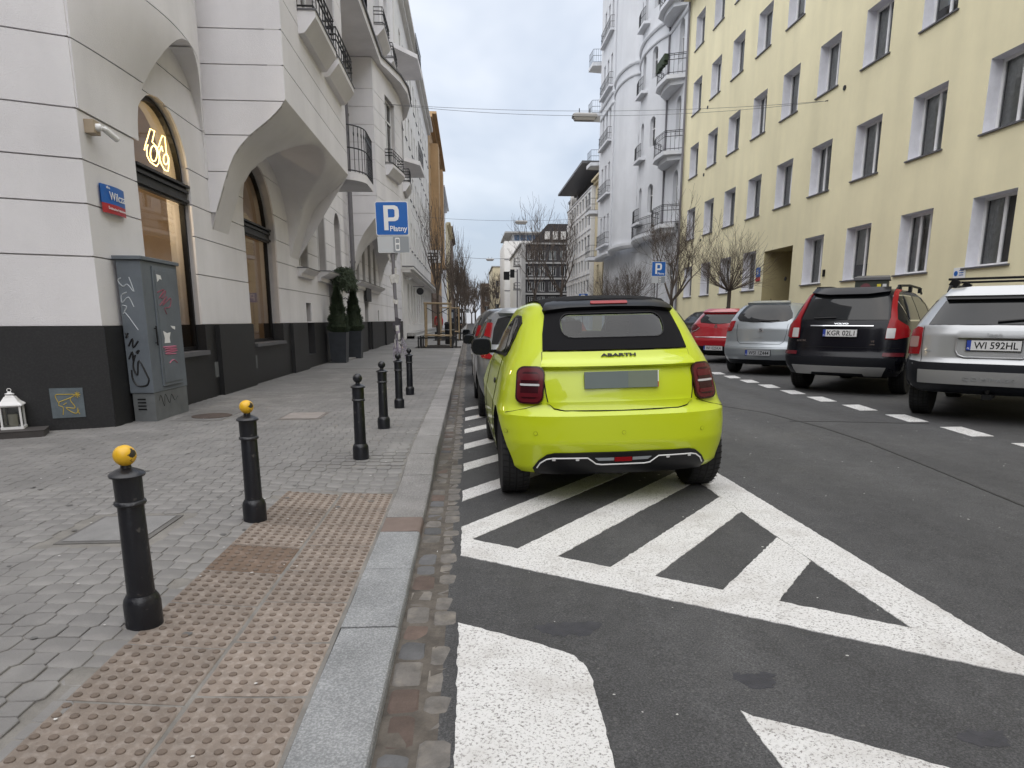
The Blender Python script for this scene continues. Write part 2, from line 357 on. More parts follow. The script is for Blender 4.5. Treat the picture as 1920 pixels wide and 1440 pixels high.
for k in range(120):
    y = random.uniform(2.2, 13); x = random.uniform(-3.9, -.7); r = random.uniform(.008, .02)
    gum.add([(x+r*random.uniform(.8, 1.3)*math.cos(t), y+r*random.uniform(.8, 1.2)*math.sin(t), walk(x, y)+.0035) for t in np.linspace(0, 2*PI, 9)[:-1]], [tuple(range(8))])
tag(gum.build('gum_spots', M('gum_grey', (.11, .108, .105), .8)), 'dark chewing gum spots on the grey paving', 'gum spots', kind='stuff')
tag(lit.build('litter', M('litter_specks', (.5, .49, .47), .8)), 'tiny pale scraps of litter scattered over street and pavement', 'litter', kind='stuff')
# ---------------------------------------------------------------- left pavement
def paving_far():
    m = bpy.data.materials.new('distant_paving'); m.use_nodes = True; t = m.node_tree; N = t.nodes.new; L = t.links.new; p = t.nodes['Principled BSDF']; tc = N('ShaderNodeTexCoord')
    br = N('ShaderNodeTexBrick'); br.inputs['Scale'].default_value = 1; br.inputs['Brick Width'].default_value = .14; br.inputs['Row Height'].default_value = .1; br.inputs['Mortar Size'].default_value = .006
    br.inputs['Color1'].default_value = (.18, .176, .172, 1); br.inputs['Color2'].default_value = (.21, .205, .2, 1); br.inputs['Mortar'].default_value = (.13, .127, .123, 1)
    L(tc.outputs['Object'], br.inputs['Vector']); n = N('ShaderNodeTexNoise'); n.inputs['Scale'].default_value = .6; n.inputs['Detail'].default_value = 6; L(tc.outputs['Object'], n.inputs['Vector'])
    mr = N('ShaderNodeMapRange'); mr.inputs[1].default_value = .3; mr.inputs[2].default_value = .7; mr.inputs[3].default_value = .8; mr.inputs[4].default_value = 1.15; L(n.outputs['Fac'], mr.inputs[0])
    x = N('ShaderNodeMix'); x.data_type = 'RGBA'; x.blend_type = 'MULTIPLY'; x.inputs[0].default_value = 1; L(br.outputs['Color'], x.inputs[6]); L(mr.outputs[0], x.inputs[7]); L(x.outputs[2], p.inputs['Base Color']); p.inputs['Roughness'].default_value = .9
    return m
PAVFAR = paving_far()
PAVM = M('paver_concrete', (.190, .184, .179), .9, .14, 1.1, .4, 140, rand=.09, col2=(.225, .218, .21), cs=3, ct=(.5, .62)); SAND = M('joint_sand', (.19, .18, .165), .95, .25, 6, .5, 120)
PEND = 17.
mb = MB(); gx = list(np.linspace(-9, -2.2, 8))+list(np.linspace(-2, -.56, 13)); gy = list(np.linspace(-4, 1, 6))+list(np.linspace(1.3, 6.5, 22))+list(np.linspace(7, PEND, 10))
mb.v = [(x, y, walk(x, y)-.0045) for y in gy for x in gx]; nx = len(gx)
mb.f = [(j*nx+i, j*nx+i+1, (j+1)*nx+i+1, (j+1)*nx+i) for j in range(len(gy)-1) for i in range(nx-1)]; mb.mi = [0]*len(mb.f)
pave = tag(mb.build('pavement_left', SAND), kind='structure')
mb = MB(); mb.box(-4.2, -.56, PEND, 300, -.1, .12); mb.box(-14, -4, -4, 7, -.1, .10); tag(mb.build('pavement_left_distant', PAVFAR), kind='structure')
slabs = [(-2.28, -1.80, 3.60, 4.12), (-2.36, -1.86, 8.25, 8.85), (-3.62, -3.04, 8.2, 9.2)]
A_, S_, H_ = .105, .043, .062
def paver_poly(kind):
    if kind: return [(-S_, -S_), (S_, -S_), (S_, S_), (-S_, S_)]
    h, s = H_, S_; return [(-s, -h), (s, -h), (h, -s), (h, s), (s, h), (-s, h), (-h, s), (-h, -s)]
def paver_geo(kind):
    P = paver_poly(kind); n = len(P); v = []
    for sc, z in ((.965, -.03), (.965, -.003), (.925, .0)): v += [(x*sc, y*sc, z) for x, y in P]
    f = [tuple(range(2*n, 3*n))]+[(k*n+i, k*n+(i+1) % n, (k+1)*n+(i+1) % n, (k+1)*n+i) for k in range(2) for i in range(n)]
    return v, f
GEO = [paver_geo(0), paver_geo(1)]; PME = []
for k in range(2):
    me = bpy.data.meshes.new('paver'); me.from_pydata(GEO[k][0], [], GEO[k][1]); me.materials.append(PAVM); PME.append(me)
cells = []
for i in range(-88, 1):
    for j in range(12, int(PEND/A_)):
        x, y = -.632+i*A_, j*A_+.02
        if x > -.60 or x < -9.0+0 or y > PEND-.06: continue
        if -1.335 < x and y < 4.80: continue
        if y > 7.45 and x < -4.05 and y > 7.9+(x+4)*.42: continue
        if any(a-.05 < x < b+.05 and c-.05 < y < d+.05 for a, b, c, d in slabs): continue
        if x < -.74*y-.9 : continue
        cells.append((x, y, (i+j) % 2))
cells.sort(key=lambda c: c[0]**2+c[1]**2); near = [c for c in cells if c[0] > -.70*c[1]+.12][:300]; ns = set(near)
for x, y, k in near:
    e = .05; o = link('paver', PME[k], pave, (x, y, walk(x, y)+random.uniform(-.0012, .0015)-(.0036 if x > -1.45 and y < 4.9 else 0)), (math.atan((walk(x, y+e)-walk(x, y-e))/(2*e))+random.uniform(-.006, .006), -math.atan((walk(x+e, y)-walk(x-e, y))/(2*e))+random.uniform(-.006, .006), random.uniform(-.02, .02)))
vv = []; ff = []
for c in cells:
    if c in ns: continue
    x, y, k = c; v, f = GEO[k]; b = len(vv); a = random.uniform(-.025, .025); ca, sa = math.cos(a), math.sin(a); z = walk(x, y)+random.uniform(-.0012, .0015)-(.0036 if x > -1.45 and y < 4.9 else 0); tx, ty = random.uniform(-.007, .007), random.uniform(-.007, .007)
    vv += [(x+p[0]*ca-p[1]*sa, y+p[0]*sa+p[1]*ca, z+p[2]+p[0]*tx+p[1]*ty) for p in v]; ff += [tuple(b+q for q in g_) for g_ in f]
me = bpy.data.meshes.new('paver_field'); me.from_pydata(vv, [], ff); me.materials.append(PAVM); tag(link('paver_field', me, pave), kind='stuff')
# tactile plates
TAC = M('tactile_clay', (.205, .168, .140), .85, .18, 9, .4, 120, rand=.17, col2=(.285, .247, .217), cs=30, ct=(.48, .70)); TACD = M('tactile_clay_wet', (.140, .096, .068), .8, .18, 7, .35, 120, col2=(.22, .17, .14), cs=9, ct=(.56, .72))
TACT = M('tactile_dome', (.150, .116, .093), .85, .25, 11, .35, 120, rand=.16)
def plate_mesh(mat):
    mb = MB(); a = .1900; mb.add([(-a, -a, -.04), (a, -a, -.04), (a, a, -.04), (-a, a, -.04), (-a, -a, -.004), (a, -a, -.004), (a, a, -.004), (-a, a, -.004), (-a+.006, -a+.006, 0), (a-.006, -a+.006, 0), (a-.006, a-.006, 0), (-a+.006, a-.006, 0)],
        [(8, 9, 10, 11)]+[(k+i, k+(i+1) % 4, k+4+(i+1) % 4, k+4+i) for k in (0, 4) for i in range(4)])
    for i in range(7):
        for j in range(7):
            cx_, cy_ = (-.5+(i+.5)/7)*.386, (-.5+(j+.5)/7)*.386; b = len(mb.v); n = 10; pr = [(.0150, 0), (.0135, .0042), (.0095, .0062)]
            for r, z in pr: mb.v += [(cx_+r*math.cos(2*PI*k/n), cy_+r*math.sin(2*PI*k/n), z) for k in range(n)]
            for q in range(2): mb.f += [[b+q*n+k, b+q*n+(k+1) % n, b+(q+1)*n+(k+1) % n, b+(q+1)*n+k] for k in range(n)]
            mb.f.append([b+2*n+k for k in range(n)])
    mb.mi = [0]*9+[1]*(len(mb.f)-9); return mb.mesh('tactile_plate', [mat, TACT], 30)
TM, TMD = plate_mesh(TAC), plate_mesh(TACD)
for i in range(2):
    for j in range(-1, 9):
        x = -.765-.392*i; y = 4.62-.392*(8-j)-(.06 if i else 0)+.06; e = .1
        if y < 1.0: continue
        link('tactile_plate', TMD if (i == 1 and j == 5) else TM, pave, (x, y, walk(x, y)+random.uniform(.0, .003)), (math.atan((walk(x, y+e)-walk(x, y-e))/(2*e))+random.uniform(-.006, .006), -math.atan((walk(x+e, y)-walk(x-e, y))/(2*e)), random.uniform(-.006, .006)))
# kerb stones
GRN = M('kerb_granite', (.185, .192, .197), .75, .2, 3, .35, 220, rand=.07, col2=(.33, .335, .34), cs=130, ct=(.42, .66)); GRN2 = M('kerb_granite_warm', (.205, .197, .192), .8, .18, 3.0, .4, 160, rand=.13, col2=(.32, .31, .30), cs=90, ct=(.46, .66)); GRNR = M('kerb_granite_red', (.165, .125, .107), .8, .16, 4, .3, 120)
y = 1.05; k = 0; lens = [.66, .93, .68, .62, .30]
kerbtop = lambda y: walk(-.5, y)+.004
while y < 60:
    ln = lens[k] if k < len(lens) else random.uniform(.5, .95)
    m = GRN if k < 4 else (GRNR if k == 4 else GRN2); mb = MB(); r = .018; y0, y1 = y+.004, y+ln-.004; x0, x1 = -.555, -.312
    n = 5
    sec = [(x0, -.1), (x0, 0), (x1-r, 0), (x1-r*.3, -r*.3), (x1, -r), (x1+.012, -.18)]
    for q in range(n):
        yy = y0+(y1-y0)*q/(n-1); j = random.uniform(-.003, .003)
        mb.v += [(sx+(j if q in (0, n-1) else j*.6), yy, kerbtop(yy)+sz+(random.uniform(-.002, .002) if sz == 0 else 0)) for sx, sz in sec]
    ns_ = len(sec)
    mb.f = [(q*ns_+s, q*ns_+s+1, (q+1)*ns_+s+1, (q+1)*ns_+s) for q in range(n-1) for s in range(ns_-1)]+[tuple(range(ns_))[::-1], tuple((n-1)*ns_+s for s in range(ns_))]
    mb.mi = [0]*len(mb.f); link('kerb_stone', mb.mesh('kerb_stone', m), pave); y += ln; k += 1
mb = MB(); mb.box(-.555, -.312, 60, 300, -.1, .124); tag(mb.build('kerb_distant', GRN2, pave), kind='stuff')
# gutter of two rows of setts
SETT = [M('sett_a', (.135, .125, .115), .85, .25, 12, .5, 90, rand=.2, col2=(.20, .18, .155), cs=8, ct=(.5, .68)), M('sett_b', (.095, .095, .098), .8, .2, 10, .5, 90, rand=.25), M('sett_red', (.105, .075, .062), .85, .2, 10, .5, 90, rand=.2)]
mb = MB(); mb.box(-.315, -.05, .8, 300, -.08, -.0045); gut = tag(mb.build('gutter', M('gutter_dirt', (.10, .087, .074), .95, .35, 9, .8, 60)), kind='structure')
cnt = 0; rest = []
for row, (xa, xb) in enumerate(((-.305, -.185), (-.18, -.062))):
    y = 1.0+.06*row
    while y < 60:
        ln = random.uniform(.12, .2); w = (xb-xa)/2-.005; cx_, cy_ = (xa+xb)/2, y+ln/2; h = ln/2-.006; z = random.uniform(-.005, .001)
        pts = []
        ch = random.uniform(.012, .022)
        for ins, zz in ((0, -.06), (0, -.007), (.009, -.001)):
            W2, H2 = w-ins, h-ins
            for px_, py_ in ((-W2+ch, -H2), (W2-ch, -H2), (W2, -H2+ch), (W2, H2-ch), (W2-ch, H2), (-W2+ch, H2), (-W2, H2-ch), (-W2, -H2+ch)): pts.append((cx_+px_+random.uniform(-.004, .004), cy_+py_+random.uniform(-.004, .004), z+zz+random.uniform(-.002, .002)))
        fs = [tuple(range(16, 24))]+[(a*8+i, a*8+(i+1) % 8, (a+1)*8+(i+1) % 8, (a+1)*8+i) for a in range(2) for i in range(8)]
        ph = (cy_-(3.95 if cy_ < 4.4 else 4.86)) % 1.0 if cy_ > 4.5 else (cy_-3.70)
        pnt = (row == 1 and ((cy_ > 4.5 and ph < .26) or (cy_ < 4.5 and 0 < ph < .42))) or (row == 0 and 3.62 < cy_ < 3.88)
        if cnt < 300:
            q = MB(); q.add(pts, fs); q.build('sett', PAINT2 if pnt else random.choice([SETT[0], SETT[0], SETT[1], SETT[1], SETT[2]]), gut, 30); cnt += 1
        else: rest.append((pts, fs))
        y += ln
q = MB(); [q.add(a, b) for a, b in rest]; tag(q.build('sett_field', SETT[0], gut), kind='stuff')
# covers in the pavement
for i, (a, b, c, d) in enumerate(slabs):
    t = thing('inspection_cover', ['worn grey concrete cover slab in the paving behind the nearest yellow bollard', 'pale pinkish rectangular cover slab in the middle of the pavement', 'manhole surround with round iron lid beside the grey utility cabinet'][i], 'cover', ((a+b)/2, (c+d)/2, walk((a+b)/2, (c+d)/2)), group=None)
    w, h = (b-a)/2, (d-c)/2
    q = MB(); q.box(-w, w, -h, h, -.05, .0); q.build('frame', M('cover_frame%d' % i, [(.12, .115, .11), (.17, .15, .14), (.15, .145, .14)][i], .9, .2, 6, .4, 90), t)
    q = MB()
    if i == 2: q.lathe([(.0, -.02), (.24, -.02), (.24, .006), (.2, .009), (.0, .009)], 24, (.05, -.1, 0)); q.build('lid', M('rust_iron', (.07, .05, .042), .8, .3, 14), t)
    else: q.box(-w+.03, w-.03, -h+.03, h-.03, -.02, .007); q.build('lid', M('cover_lid%d' % i, [(.20, .197, .195), (.26, .235, .22)][i], .9, .14, 5, .4, 90), t, bevel=.004)
# right pavement
mb = MB(); mb.box(10.4, 13.4, -6, 300, -.1, .22); pr_ = tag(mb.build('pavement_right', PAVFAR), kind='structure')
mb = MB(); mb.box(10.27, 10.4, -6, 300, -.1, .225); mb.build('kerb', GRN2, pr_)
# ================================================================ BUILDINGS
WC = {}
def window(parent, fc, u, v, w, h, dp=.2, nx=2, tr=None, mat='white', sill=None, cur=0, fw=.055, far=False, sillm='ledge'):
    key = (round(w, 2), round(h, 2), nx, tr, mat, fw, far)
    if key not in WC:
        mb = MB(); mb.box(0, fw, 0, .06, 0, h); mb.box(w-fw, w, 0, .06, 0, h); mb.box(fw, w-fw, 0, .06, 0, fw); mb.box(fw, w-fw, 0, .06, h-fw, h)
        lights = []; cw = (w-2*fw)/nx; zs = [fw, h-fw] if not tr else [fw, tr-fw/2, tr+fw/2, h-fw]
        if tr: mb.box(fw, w-fw, -.012, .055, tr-fw/2, tr+fw/2)
        for i in range(1, nx):
            for a, b in zip(zs[0::2], zs[1::2]): mb.box(fw+i*cw-fw*.55, fw+i*cw+fw*.55, -.006, .05, a, b)
        for i in range(nx):
            for a, b in zip(zs[0::2], zs[1::2]):
                x0 = fw+i*cw+(fw*.55 if i else 0); x1 = fw+(i+1)*cw-(fw*.55 if i < nx-1 else 0); lights.append((x0, x1, a, b))
        pm = []
        for x0, x1, a, b in lights:
            q = MB(); q.add([(x0, .03, a), (x1, .03, a), (x1, .03, b), (x0, .03, b)], [(0, 1, 2, 3)]); pm.append(q.mesh('pane', MAT['glass']))
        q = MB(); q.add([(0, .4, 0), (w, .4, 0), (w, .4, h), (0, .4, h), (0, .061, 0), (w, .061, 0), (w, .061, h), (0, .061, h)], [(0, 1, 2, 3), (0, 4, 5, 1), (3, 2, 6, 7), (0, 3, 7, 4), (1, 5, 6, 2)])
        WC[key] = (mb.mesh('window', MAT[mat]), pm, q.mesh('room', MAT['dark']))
    fm, pm, rm = WC[key]
    o = link('window', fm, parent, fc(u, v, dp), (0, 0, fc.ang))
    for p in pm: link('pane', p, o)
    link('room_backing', rm, o)
    if cur:
        q = MB()
        for a, b in ([(.04, .36*w), (.66*w, w-.04)] if cur == 1 else [(.03, w-.03)] if cur in (2, 4) else [(.04, .45*w)]):
            top = h-.04; bot = .05 if cur != 2 else h*.3; n = 14
            q.grid(lambda s, t: (a+(b-a)*s, .13+.02*math.sin(s*(b-a)*55), bot+(top-bot)*t), n, 1)
        q.build('curtain', MAT['curtain'] if cur != 2 else MAT['blind'], o)
    if sill:
        q = MB(); q.box(-.07, w+.07, -dp-.06, .0, -.045, -.003); q.build('sill', MAT[sillm], o)
    return o
def wall(parent, fc, outline, holes, mat, dp=.25, name='wall', front=0., step=None):
    mb = MB(); panel(mb, outline, holes, lambda u, v: fc(u, v, front), lambda u, v: fc(u, v, dp), step); return mb.build(name, mat, parent)
def comps(mb):
    par = list(range(len(mb.v)))
    def fd(i):
        while par[i] != i: par[i] = par[par[i]]; i = par[i]
        return i
    for f in mb.f:
        for k in f[1:]: par[fd(k)] = fd(f[0])
    g_ = {}
    for f in mb.f: g_.setdefault(fd(f[0]), []).append(f)
    o = []
    for fs in g_.values():
        us = sorted({i for f in fs for i in f}); ix = {i: k for k, i in enumerate(us)}; o.append(MB().add([mb.v[i] for i in us], [[ix[i] for i in f] for f in fs]))
    return o
def courses(parent, fc, outline, holes, zs, mat, th=.03, gap=.008, fr=0., name='stucco_course', fn=None, step=None):
    us = [p[0] for p in outline]
    for a, b in zip(zs[:-1], zs[1:]):
        O = clipband(outline, a+gap, b-gap)
        if len(O) < 3: continue
        Hs = [clipband(h, a+gap, b-gap) for h in holes]; mb = MB()
        f = fn or (lambda u, v: fc(u, v, fr))
        g_ = (lambda u, v: fc(u, v, fr+th)) if not fn else (lambda u, v: fc(u, v, .0))
        panel(mb, O, [h for h in Hs if len(h) > 2], f, g_, step)
        for c_ in comps(mb): c_.build(name, mat, parent, 30 if fn else None)
def railing(parent, pts, h, n, mat='iron', r=.012, rails=(0., .5, 1.), name='railing', orn=False):
    mb = MB(); P = [Vector(p) for p in pts]; cum = [0]
    for a, b in zip(P, P[1:]): cum.append(cum[-1]+(b-a).length)
    for q in rails: mb.tube([p+Vector((0, 0, .04+(h-.04)*q)) for p in P], r*1.3, 4)
    for k in range(n+1):
        d = cum[-1]*k/n; i = max(j for j in range(len(P)-1) if cum[j] <= d+1e-6); t = (d-cum[i])/max(1e-6, cum[i+1]-cum[i]); p = P[i].lerp(P[i+1], min(t, 1))
        mb.bar(p, p+Vector((0, 0, h)), r*1.2)
        if orn and k < n: mb.lathe([(.0, -.01), (.05, -.01), (.05, .01), (0, .01)], 6, p+Vector((0, 0, h*.82)), 'x')
    return mb.build(name, MAT[mat], parent)
# ---------------------------------------------------------------- corner tenement on the left
XL = -4.08
T = thing('corner_tenement', 'pale grey stucco tenement on the left with arched shop windows and dark plinth', 'building', (-4, 7.8, .12), local=False)
FL = Face((XL, 0), (0, 1)); EC = (-.92, -.39); FC = Face((XL-.0, 7.80), (.92, .39)); 
a1 = arch(9.0, 10.65, .86, 3.3, 4.22); a2 = arch(13.0, 15.05, .88, 3.1, 4.3)
gw = [arch(16.95, 17.95, 2.62, 3.9, 4.4), arch(19.1, 20.2, 2.62, 4.1, 4.65), arch(21.6, 22.6, 2.62, 4.1, 4.6)]
sm = [rect(17.4, 17.95, 1.28, 1.75), rect(24.75, 25.2, 1.28, 1.72), rect(31.0, 31.4, 1.28, 1.75)]; door = rect(20.35, 21.45, .12, 2.45); door2 = rect(27.1, 28.1, .12, 2.3)
nich = [arch(25.4, 26.2, 2.75, 4.0, 4.4), arch(26.9, 27.7, 2.75, 4.2, 4.6), arch(28.5, 29.3, 2.75, 4.2, 4.6), arch(30.0, 30.8, 2.75, 4.0, 4.4)]
holes = [a1, a2, door, door2]+gw+sm+nich
ZS = [1.25, 2.0, 2.55, 3.0, 3.5, 4.18, 4.66, 5.17, 5.67, 6.17, 6.67, 7.17, 7.67, 8.17, 8.67, 9.2, 9.75]
OW = rect(7.80, 42.2, 1.25, 20)
wall(T, FL, OW, holes, MAT['stucco_in'], .36, 'wall', .03)
courses(T, FL, OW, holes, ZS, MAT['stucco'])
wall(T, FL, rect(7.80, 42.2, 9.76, 20), [], MAT['stucco'], .03, 'upper_wall')
wall(T, FC, rect(-9, 0, 1.25, 20), [], MAT['stucco_in'], .3, 'corner_wall', .03)
courses(T, FC, rect(-9, .0, 1.25, 9.75), [], ZS[:6]+[20], MAT['stucco'])
PL = Face((XL+.035, 0), (0, 1)); PC = Face((XL+.03, 7.775), (.92, .39))
wall(T, PL, rect(7.778, 42.2, .05, 1.25), [a1, a2, door, door2, rect(17.3, 18.05, .45, 1.25)], MAT['plinth'], .42, 'plinth')
wall(T, PC, rect(-9, 0, .05, 1.25), [], MAT['plinth'], .3, 'corner_plinth')
for a, b in ((11.05, 12.75), (15.6, 16.95), (22.9, 24.4), (25.5, 26.9), (28.3, 30.0), (33, 34.6)):
    q = MB(); q.box(XL+.03, XL+.11, a, b, .05, 1.245); q.build('plinth_block', MAT['plinth'], T)
q = MB(); q.box(-4.3, XL+.09, 9.02, 10.63, .80, .862); q.build('shop_sill', MAT['ledge'], T); q = MB(); q.box(-4.3, XL+.09, 13.02, 15.03, .82, .882); q.build('shop_sill', MAT['ledge'], T)
for y_ in (10.9, 12.9): q = MB(); q.box(XL+.03, XL+.044, y_, y_+.14, .42, .66); q.build('vent_plate', MAT['cabside'], T)
# shop windows
def shop(y0, y1, apo, vs_, vt, tr, dx, frame):
    fa = Face((dx, 0), (0, 1)); P = arch(y0, y1, apo, vs_, vt, 20); I = arch(y0+.05, y1-.05, apo+.05, vs_, vt-.05, 20)
    q = MB(); panel(q, P, [I], lambda u, v: fa(u, v, 0), lambda u, v: fa(u, v, .07)); w = q.build('window', MAT['black'], T)
    q = MB()
    for k, (a, b, c) in enumerate(((0, .235, .05), (.03, .07, .085), (.16, .2, .085), (.235, .27, .11))): q.box(dx-.02, dx+c, y0+.03, y1-.03, tr+a, tr+b)
    q.build('transom', frame, w)
    q = MB(); panel(q, clipband(I, apo, tr), [], lambda u, v: fa(u, v, .04)); q.build('pane', MAT['glass'], w)
    q = MB(); panel(q, clipband(I, tr+.2, 9), [], lambda u, v: fa(u, v, .04)); q.build('pane', MAT['glass'], w)
    return w
shop(9.0, 10.65, .87, 3.3, 4.2, 2.98, -4.18, MAT['iron']); shop(13.0, 15.05, .89, 3.1, 4.28, 2.92, -4.27, MAT['iron'])
for (a, b) in ((8.4, 11.6), (12.4, 16.2)):
    q = MB(); q.add([(-6.4, a, .4), (-6.4, b, .4), (-6.4, b, 4.6), (-6.4, a, 4.6), (-4.45, a, .4), (-4.45, b, .4), (-4.45, b, 4.6), (-4.45, a, 4.6)], [(0, 1, 2, 3), (1, 5, 6, 2), (0, 3, 7, 4), (0, 4, 5, 1), (3, 2, 6, 7)]); q.build('shop_interior', MAT['beige'], T)
    for k in range(6):
        q = MB(); q.box(-6.39, -6.0, a+.2, b-.2, .9+.38*k, .94+.38*k); q.build('shop_shelf', MAT['shelf'], T)
    q = MB(); q.box(-6.36, -6.3, a+.1, b-.1, .5, 3.2); q.box(-6.2, -5.6, b-.5, b-.05, .45, 1.5); q.box(-4.8, -4.5, a+.7, b-.7, .45, .84); q.build('shop_counter', MAT['orange_wood'], T)
    q = MB()
    for k in range(34):
        y_ = random.uniform(a+.3, b-.3); z_ = .94+.38*random.randint(0, 4); q.box(-6.25, -6.1, y_, y_+random.uniform(.06, .16), z_, z_+random.uniform(.1, .28))
    tag(q.build('shop_goods', M('shop_goods%d' % int(a), (.42, .33, .24), .7, .5, 7), T), kind='stuff')
lp = thing('pendant_lamp', 'glowing warm globe lamp inside the first arched shop window', 'lamp', (-4.75, 10.1, 3.02))
q = MB(); q.lathe([(.0, -.07), (.05, -.055), (.07, 0), (.05, .055), (0, .07)], 14); q.build('globe', MAT['bulb'], lp, True); q = MB(); q.tube([(0, 0, .07), (0, 0, 1.4)], .006, 5); q.build('cord', MAT['iron'], lp)
ld = bpy.data.lights.new('pendant_light', 'POINT'); ld.energy = 11; ld.color = (1, .74, .45); ld.shadow_soft_size = .08; lo = bpy.data.objects.new('pendant_light', ld); COL.objects.link(lo); lo.parent = lp; lo.location = (0, 0, -.12)
lp2 = thing('pendant_lamp', 'warm globe lamp hanging inside the second arched shop window', 'lamp', (-5.4, 14.4, 2.5))
q = MB(); q.lathe([(.0, -.07), (.05, -.055), (.07, 0), (.05, .055), (0, .07)], 14); q.build('globe', MAT['bulb'], lp2, True); q = MB(); q.tube([(0, 0, .07), (0, 0, 2.0)], .006, 5); q.build('cord', MAT['iron'], lp2)
ld = bpy.data.lights.new('pendant_light', 'POINT'); ld.energy = 7; ld.color = (1, .74, .45); lo = bpy.data.objects.new('pendant_light', ld); COL.objects.link(lo); lo.parent = lp2; lo.location = (0, 0, -.12)
# neon numerals behind the arched glass
NE = [[(9.401,3.467),(9.455,3.55),(9.541,3.657),(9.63,3.777),(9.757,3.783),(9.65,3.624),(9.789,3.586),(9.819,3.47),(9.781,3.383),(9.705,3.333),(9.532,3.351),(9.46,3.411),(9.468,3.499),(9.517,3.554)],
 [(9.765,3.505),(9.744,3.458),(9.707,3.415),(9.662,3.387),(9.617,3.377),(9.581,3.387),(9.561,3.416),(9.561,3.458),(9.581,3.504),(9.617,3.546),(9.662,3.576),(9.708,3.586),(9.744,3.576),(9.765,3.547),(9.765,3.505)],
 [(9.831,3.602),(9.896,3.69),(9.979,3.782),(10.06,3.785),(10.062,3.674),(10.06,3.582),(10.125,3.528),(10.102,3.43),(10.06,3.346),(9.956,3.336),(9.874,3.387),(9.83,3.45),(9.827,3.528),(9.926,3.636),(9.949,3.573)],
 [(10.104,3.509),(10.089,3.477),(10.061,3.447),(10.027,3.427),(9.992,3.419),(9.964,3.426),(9.948,3.446),(9.948,3.474),(9.962,3.506),(9.989,3.535),(10.024,3.556),(10.058,3.564),(10.087,3.558),(10.103,3.538),(10.104,3.509)]]
ns_ = thing('neon_sign', 'glowing yellow neon numerals in the arched fanlight above the shop', 'neon sign', (-4.255, 10.0, 3.39), local=False)
for k, P in enumerate(NE):
    q = MB(); q.tube([(-4.255, y_*1.03, 1.32+(z_-1.32)*1.03) for y_, z_ in P], .0078, 6); q.build('neon_tube', MAT['neon'], ns_, True)
# flared corner bay cut by the big niche arch
def bul(v): return .36*(.3*S((v-3.45)/1.2)+.7*S((v-3.9)/1.15))
def bump(u): return math.sin(PI*min(max((u-7.80)/3.6, 0), 1))**.8
def fb(u, v): return (XL+.014+bul(v)*bump(u), u, v)
nicheA = arch(9.12, 11.34, 3.46, 3.75, 5.02, 20)
courses(T, FL, rect(7.82, 11.40, 3.5, 9.75), [nicheA], [3.5, 4.18, 5.02, 5.72, 9.75], MAT['stucco'], fn=fb, step=.16, name='flared_course')
# oriels
def cove(x, pts):
    for (xa, za), (xb, zb) in zip(pts[:-1], pts[1:]):
        if xa <= x <= xb: return za+(zb-za)*(x-xa)/(xb-xa)
    return pts[0][1] if x < pts[0][0] else pts[-1][1]
def smoothpts(p, n=16):
    xs_ = np.array([a for a, b in p]); zs_ = np.array([b for a, b in p]); t = np.linspace(xs_[0], xs_[-1], n); o = []
    for x in t:
        w = np.exp(-((np.linspace(xs_[0], xs_[-1], 60)-x)/.09)**2); zz = np.interp(np.linspace(xs_[0], xs_[-1], 60), xs_, zs_); o.append((float(x), float((w*zz).sum()/w.sum())))
    o[0] = (o[0][0], zs_[0]); o[-1] = (o[-1][0], zs_[-1]); return o
def oriel(y0, y1, xf, pts, vc, vh, vsp, vr, ztop, wins, zlist, front=None):
    pts = smoothpts(pts); front = front or (lambda y_: xf)
    FS = Face((XL, y0-.006), (1, 0))
    low = [(min(x, pts[-1][0]-.004)-XL, z) for x, z in pts]
    side = low+[(pts[-1][0]-.004-XL, ztop), (0, ztop)]
    wall(T, FS, side, [], MAT['stucco_in'], .06, 'oriel_side', .03); courses(T, FS, side, [], zlist, MAT['stucco'])
    def vault(y_): t = (y_-vc)/vh; return vsp+vr*math.sqrt(1-t*t) if abs(t) < 1 else -1
    def soff(s, t):
        y_ = y0+(y1-y0)*t; xe = front(y_); x = XL+(xe-XL)*s; xx = XL+(pts[-1][0]-XL)*s; return (x, y_, max(cove(xx, pts), vault(y_)))
    q = MB(); q.grid(soff, 28, 60); q.build('oriel_soffit', MAT['stucco'], T, 40)
    lipz = lambda u: max(pts[-1][1], vault(u)); n = 30
    out = [(y0-.0055, lipz(y0))]+[(y0+(y1-y0)*k/n, lipz(y0+(y1-y0)*k/n)) for k in range(1, n+1)]+[(y1, ztop), (y0-.0055, ztop)]
    ff = lambda u, v: (front(u), u, v); fb_ = lambda u, v: (front(u)-.03, u, v)
    q = MB(); panel(q, out, wins, fb_, lambda u, v: (front(u)-.25, u, v), .5); q.build('oriel_wall', MAT['stucco_in'], T, 30)
    for a, b in zip(zlist[:-1], zlist[1:]):
        O = clipband(out, a+.008, b-.008)
        if len(O) < 3: continue
        q = MB(); panel(q, O, [h for h in (clipband(w, a+.008, b-.008) for w in wins) if len(h) > 2], ff, fb_, .5)
        for c_ in comps(q): c_.build('stucco_course', MAT['stucco'], T, 30)
    q = MB(); q.add([(XL, y1, pts[0][1]), (front(y1), y1, pts[-1][1]), (front(y1), y1, ztop), (XL, y1, ztop)], [(0, 1, 2, 3)]); q.build('oriel_side', MAT['stucco'], T)
ZO = [3.0, 3.62, 4.16, 4.66, 5.17, 5.67, 6.17, 6.67, 7.17, 7.67, 8.17, 8.7, 9.2, 9.75, 12, 20]
ow = [rect(12.85, 14.05, 6.62, 9.1), rect(14.85, 16.05, 6.62, 9.1)]
